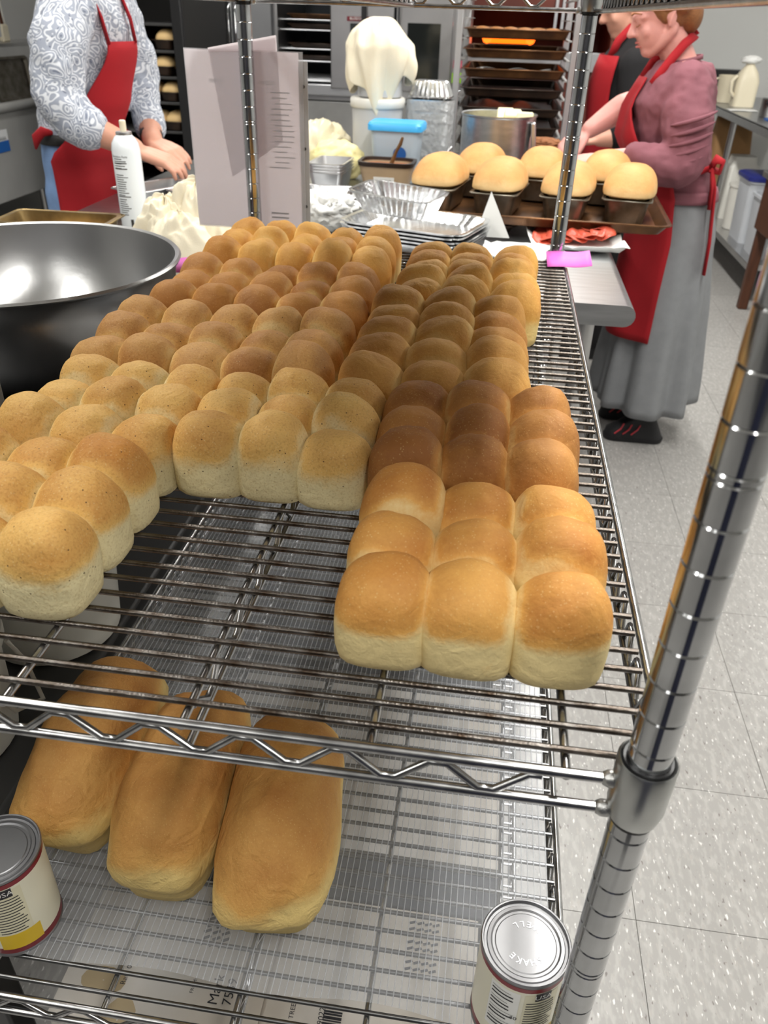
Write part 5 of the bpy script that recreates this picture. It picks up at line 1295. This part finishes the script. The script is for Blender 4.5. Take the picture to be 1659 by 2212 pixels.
limb(m, [(-1.300, 2.31, 1.345), (-1.262, 2.345, 1.20), (-1.250, 2.340, 1.10), (-1.212, 2.285, 1.022)], [.074, .066, .060, .048])
sh_ = m.xf(Matrix.Translation(-O)).build('shirt', 'paisley', pm_, smooth=180); remesh(sh_, .008, 5); wrinkle(sh_, .026, .07)
m = MB(); limb(m, [(-1.262, 1.8755, 1.060), (-1.222, 1.8765, 1.044)], [.058, .060], 18); m.xf(Matrix.Translation(-O)).build('cuff', 'paisley', sh_, smooth=60)
m = MB(); limb(m, [(-1.222, 2.300, 1.040), (-1.200, 2.262, 1.005)], [.050, .050], 18); m.xf(Matrix.Translation(-O)).build('cuff', 'paisley', sh_, smooth=60)
m = MB()
m.rings(shell_rings(prof_p, rng(.80, .985, 8), .004)); m.rings(shell_rings(prof_p, rng(.80, .84, 3), .003))
for y in (2.065, 2.235): limb(m, [(-1.39, y, .84), (-1.40, y, .45), (-1.42, y, .10)], [.088, .074, .062], 18)
jn = m.xf(Matrix.Translation(-O)).build('jeans', 'jeans', pm_, smooth=180); remesh(jn, .009, 4)
m = MB(); m.rings(shell_rings(prof_p, rng(.975, 1.005, 3), .009), cap=False); m.xf(Matrix.Translation(-O)).build('belt', 'black', pm_, smooth=180, solid=.004)
for y in (2.06, 2.24): 
    m = MB(); m.rrect([(-1.38, y, .001, .27, .095, .045), (-1.38, y, .05, .26, .09, .043), (-1.42, y, .10, .14, .08, .04)], 6); m.xf(Matrix.Translation(-O)).build('shoe', 'shoe_black', pm_, smooth=60)
def ang_p(z):
    if z > 1.0: k = sstep(1.0, 1.245, z); return (-1.24 + .58 * k, .0 + .04 * k)
    k = sstep(1.02, .93, z); return (-1.24 - .42 * k, .0 + .9 * k)
def off_p(z): return .020 + .010 * sstep(1.0, 1.1, z) + .018 * max(0, 1 - abs(z - .97) / .06)
m = MB().grid(apron_surface(prof_p, rng(.55, 1.245, 28), ang_p, off_p, lambda a, z: .008 * math.sin(6 * a + z * 8) * sstep(1.02, .8, z)))
ap = m.xf(Matrix.Translation(-O)).build('apron', 'red_cloth', pm_, smooth=180, solid=.003)
strap([(-1.196, 2.030, 1.238), (-1.206, 2.025, 1.30), (-1.232, 2.03, 1.36), (-1.28, 2.07, 1.425), (-1.33, 2.11, 1.45)], .026, 'red_cloth', ap, O, 'neck_strap', up=(1, -1, 0))
strap([(-1.168, 2.150, 1.240), (-1.178, 2.155, 1.30), (-1.208, 2.165, 1.37), (-1.27, 2.18, 1.435)], .022, 'red_cloth', ap, O, 'neck_strap', up=(1, -1, 0))
m = MB(); m.tube([(-1.385, 1.985, 1.01), (-1.41, 1.975, 1.015), (-1.435, 1.975, .995), (-1.445, 1.98, .965)], [.006, .014, .015, .004], 8, flat=(1, .5)); m.xf(Matrix.Translation(-O)).build('tie_end', 'red_cloth', ap, smooth=180)
m = MB(); limb(m, [(-1.186, 2.225, .990), (-1.176, 2.205, .984)], [.036, .036], 18); w_ = m.xf(Matrix.Translation(-O)).build('watch', 'black_plastic', pm_, smooth=60)

# --- person in black behind
mat('black_shirt', rgb(20, 19, 22), 0.9, bump=.2, bscale=200)
pb = thing('person', 'person in a black shirt and red apron standing behind, mostly hidden', 'person', (.37, 3.40, 0))
O = Vector((.37, 3.40, 0))
prof_b = [(.10, .37, 3.40, .13, .17), (.80, .37, 3.40, .13, .17), (.95, .365, 3.40, .125, .165), (1.10, .355, 3.40, .125, .175), (1.20, .355, 3.40, .110, .185), (1.27, .365, 3.40, .070, .12), (1.30, .36, 3.40, .05, .06)]
m = MB(); m.rings(shell_rings(prof_b, rng(.6, 1.30, 14), -.012)); limb(m, [(.36, 3.40, 1.25), (.34, 3.40, 1.32)], [.055, .05])
head(m, (.315, 3.40, 1.385), Matrix.Rotation(-.30, 3, 'Y'), .95)
limb(m, [(.36, 3.22, 1.18), (.385, 3.18, .99), (.33, 3.16, .95), (.26, 3.15, .94)], [.048, .042, .040, .028]); hand(m, (.25, 3.15, .938), (-1, .1, -.1), (0, .2, -1), -1, .9, .5)
limb(m, [(.36, 3.58, 1.18), (.385, 3.62, .99), (.36, 3.54, .95), (.29, 3.48, .94)], [.048, .042, .040, .028]); hand(m, (.28, 3.48, .938), (-1, -.1, -.1), (0, .2, -1), 1, .9, .5)
for y in (3.31, 3.49): limb(m, [(.37, y, .7), (.37, y, .4), (.38, y, .06)], [.07, .055, .04])
o = m.xf(Matrix.Translation(-O)).build('body', 'skin', pb, smooth=180); remesh(o, .0065, 4)
m = MB(); m.rings(shell_rings(prof_b, rng(.86, 1.285, 12), .006))
limb(m, [(.36, 3.23, 1.19), (.385, 3.175, .985), (.33, 3.16, .955)], [.068, .058, .05]); limb(m, [(.36, 3.57, 1.19), (.385, 3.63, .985), (.36, 3.54, .955)], [.068, .058, .05])
o = m.xf(Matrix.Translation(-O)).build('shirt', 'black_shirt', pb, smooth=180); remesh(o, .009, 4)
m = MB(); m.rings(shell_rings(prof_b, rng(.30, .88, 12), .006)); 
for y in (3.31, 3.49): limb(m, [(.37, y, .6), (.37, y, .35), (.38, y, .09)], [.09, .075, .065])
o = m.xf(Matrix.Translation(-O)).build('trousers', 'black_shirt', pb, smooth=180); remesh(o, .010, 3)
for y in (3.31, 3.49): MB().rrect([(.34, y, .001, .27, .095, .045), (.34, y, .05, .26, .09, .043), (.38, y, .10, .14, .08, .04)], 6).xf(Matrix.Translation(-O)).build('shoe', 'shoe_black', pb, smooth=60)
m = MB().grid(apron_surface(prof_b, rng(.45, 1.22, 16), lambda z: (PI - .9, PI + 1.0) if z > .95 else (PI - 1.3, PI + 1.5), .022))
ap = m.xf(Matrix.Translation(-O)).build('apron', 'red_cloth', pb, smooth=180, solid=.003)
strap([(.265, 3.30, 1.21), (.285, 3.29, 1.27), (.33, 3.33, 1.315), (.39, 3.37, 1.33)], .03, 'red_cloth', ap, O, 'neck_strap', up=(1, 0, -.6))
m = MB(); m.ball((.335, 3.40, 1.425), .104, 20, 14, (.98, .80, .88), Matrix.Rotation(-.30, 3, 'Y')); o = m.xf(Matrix.Translation(-O)).build('hair', 'brow', pb, smooth=180)
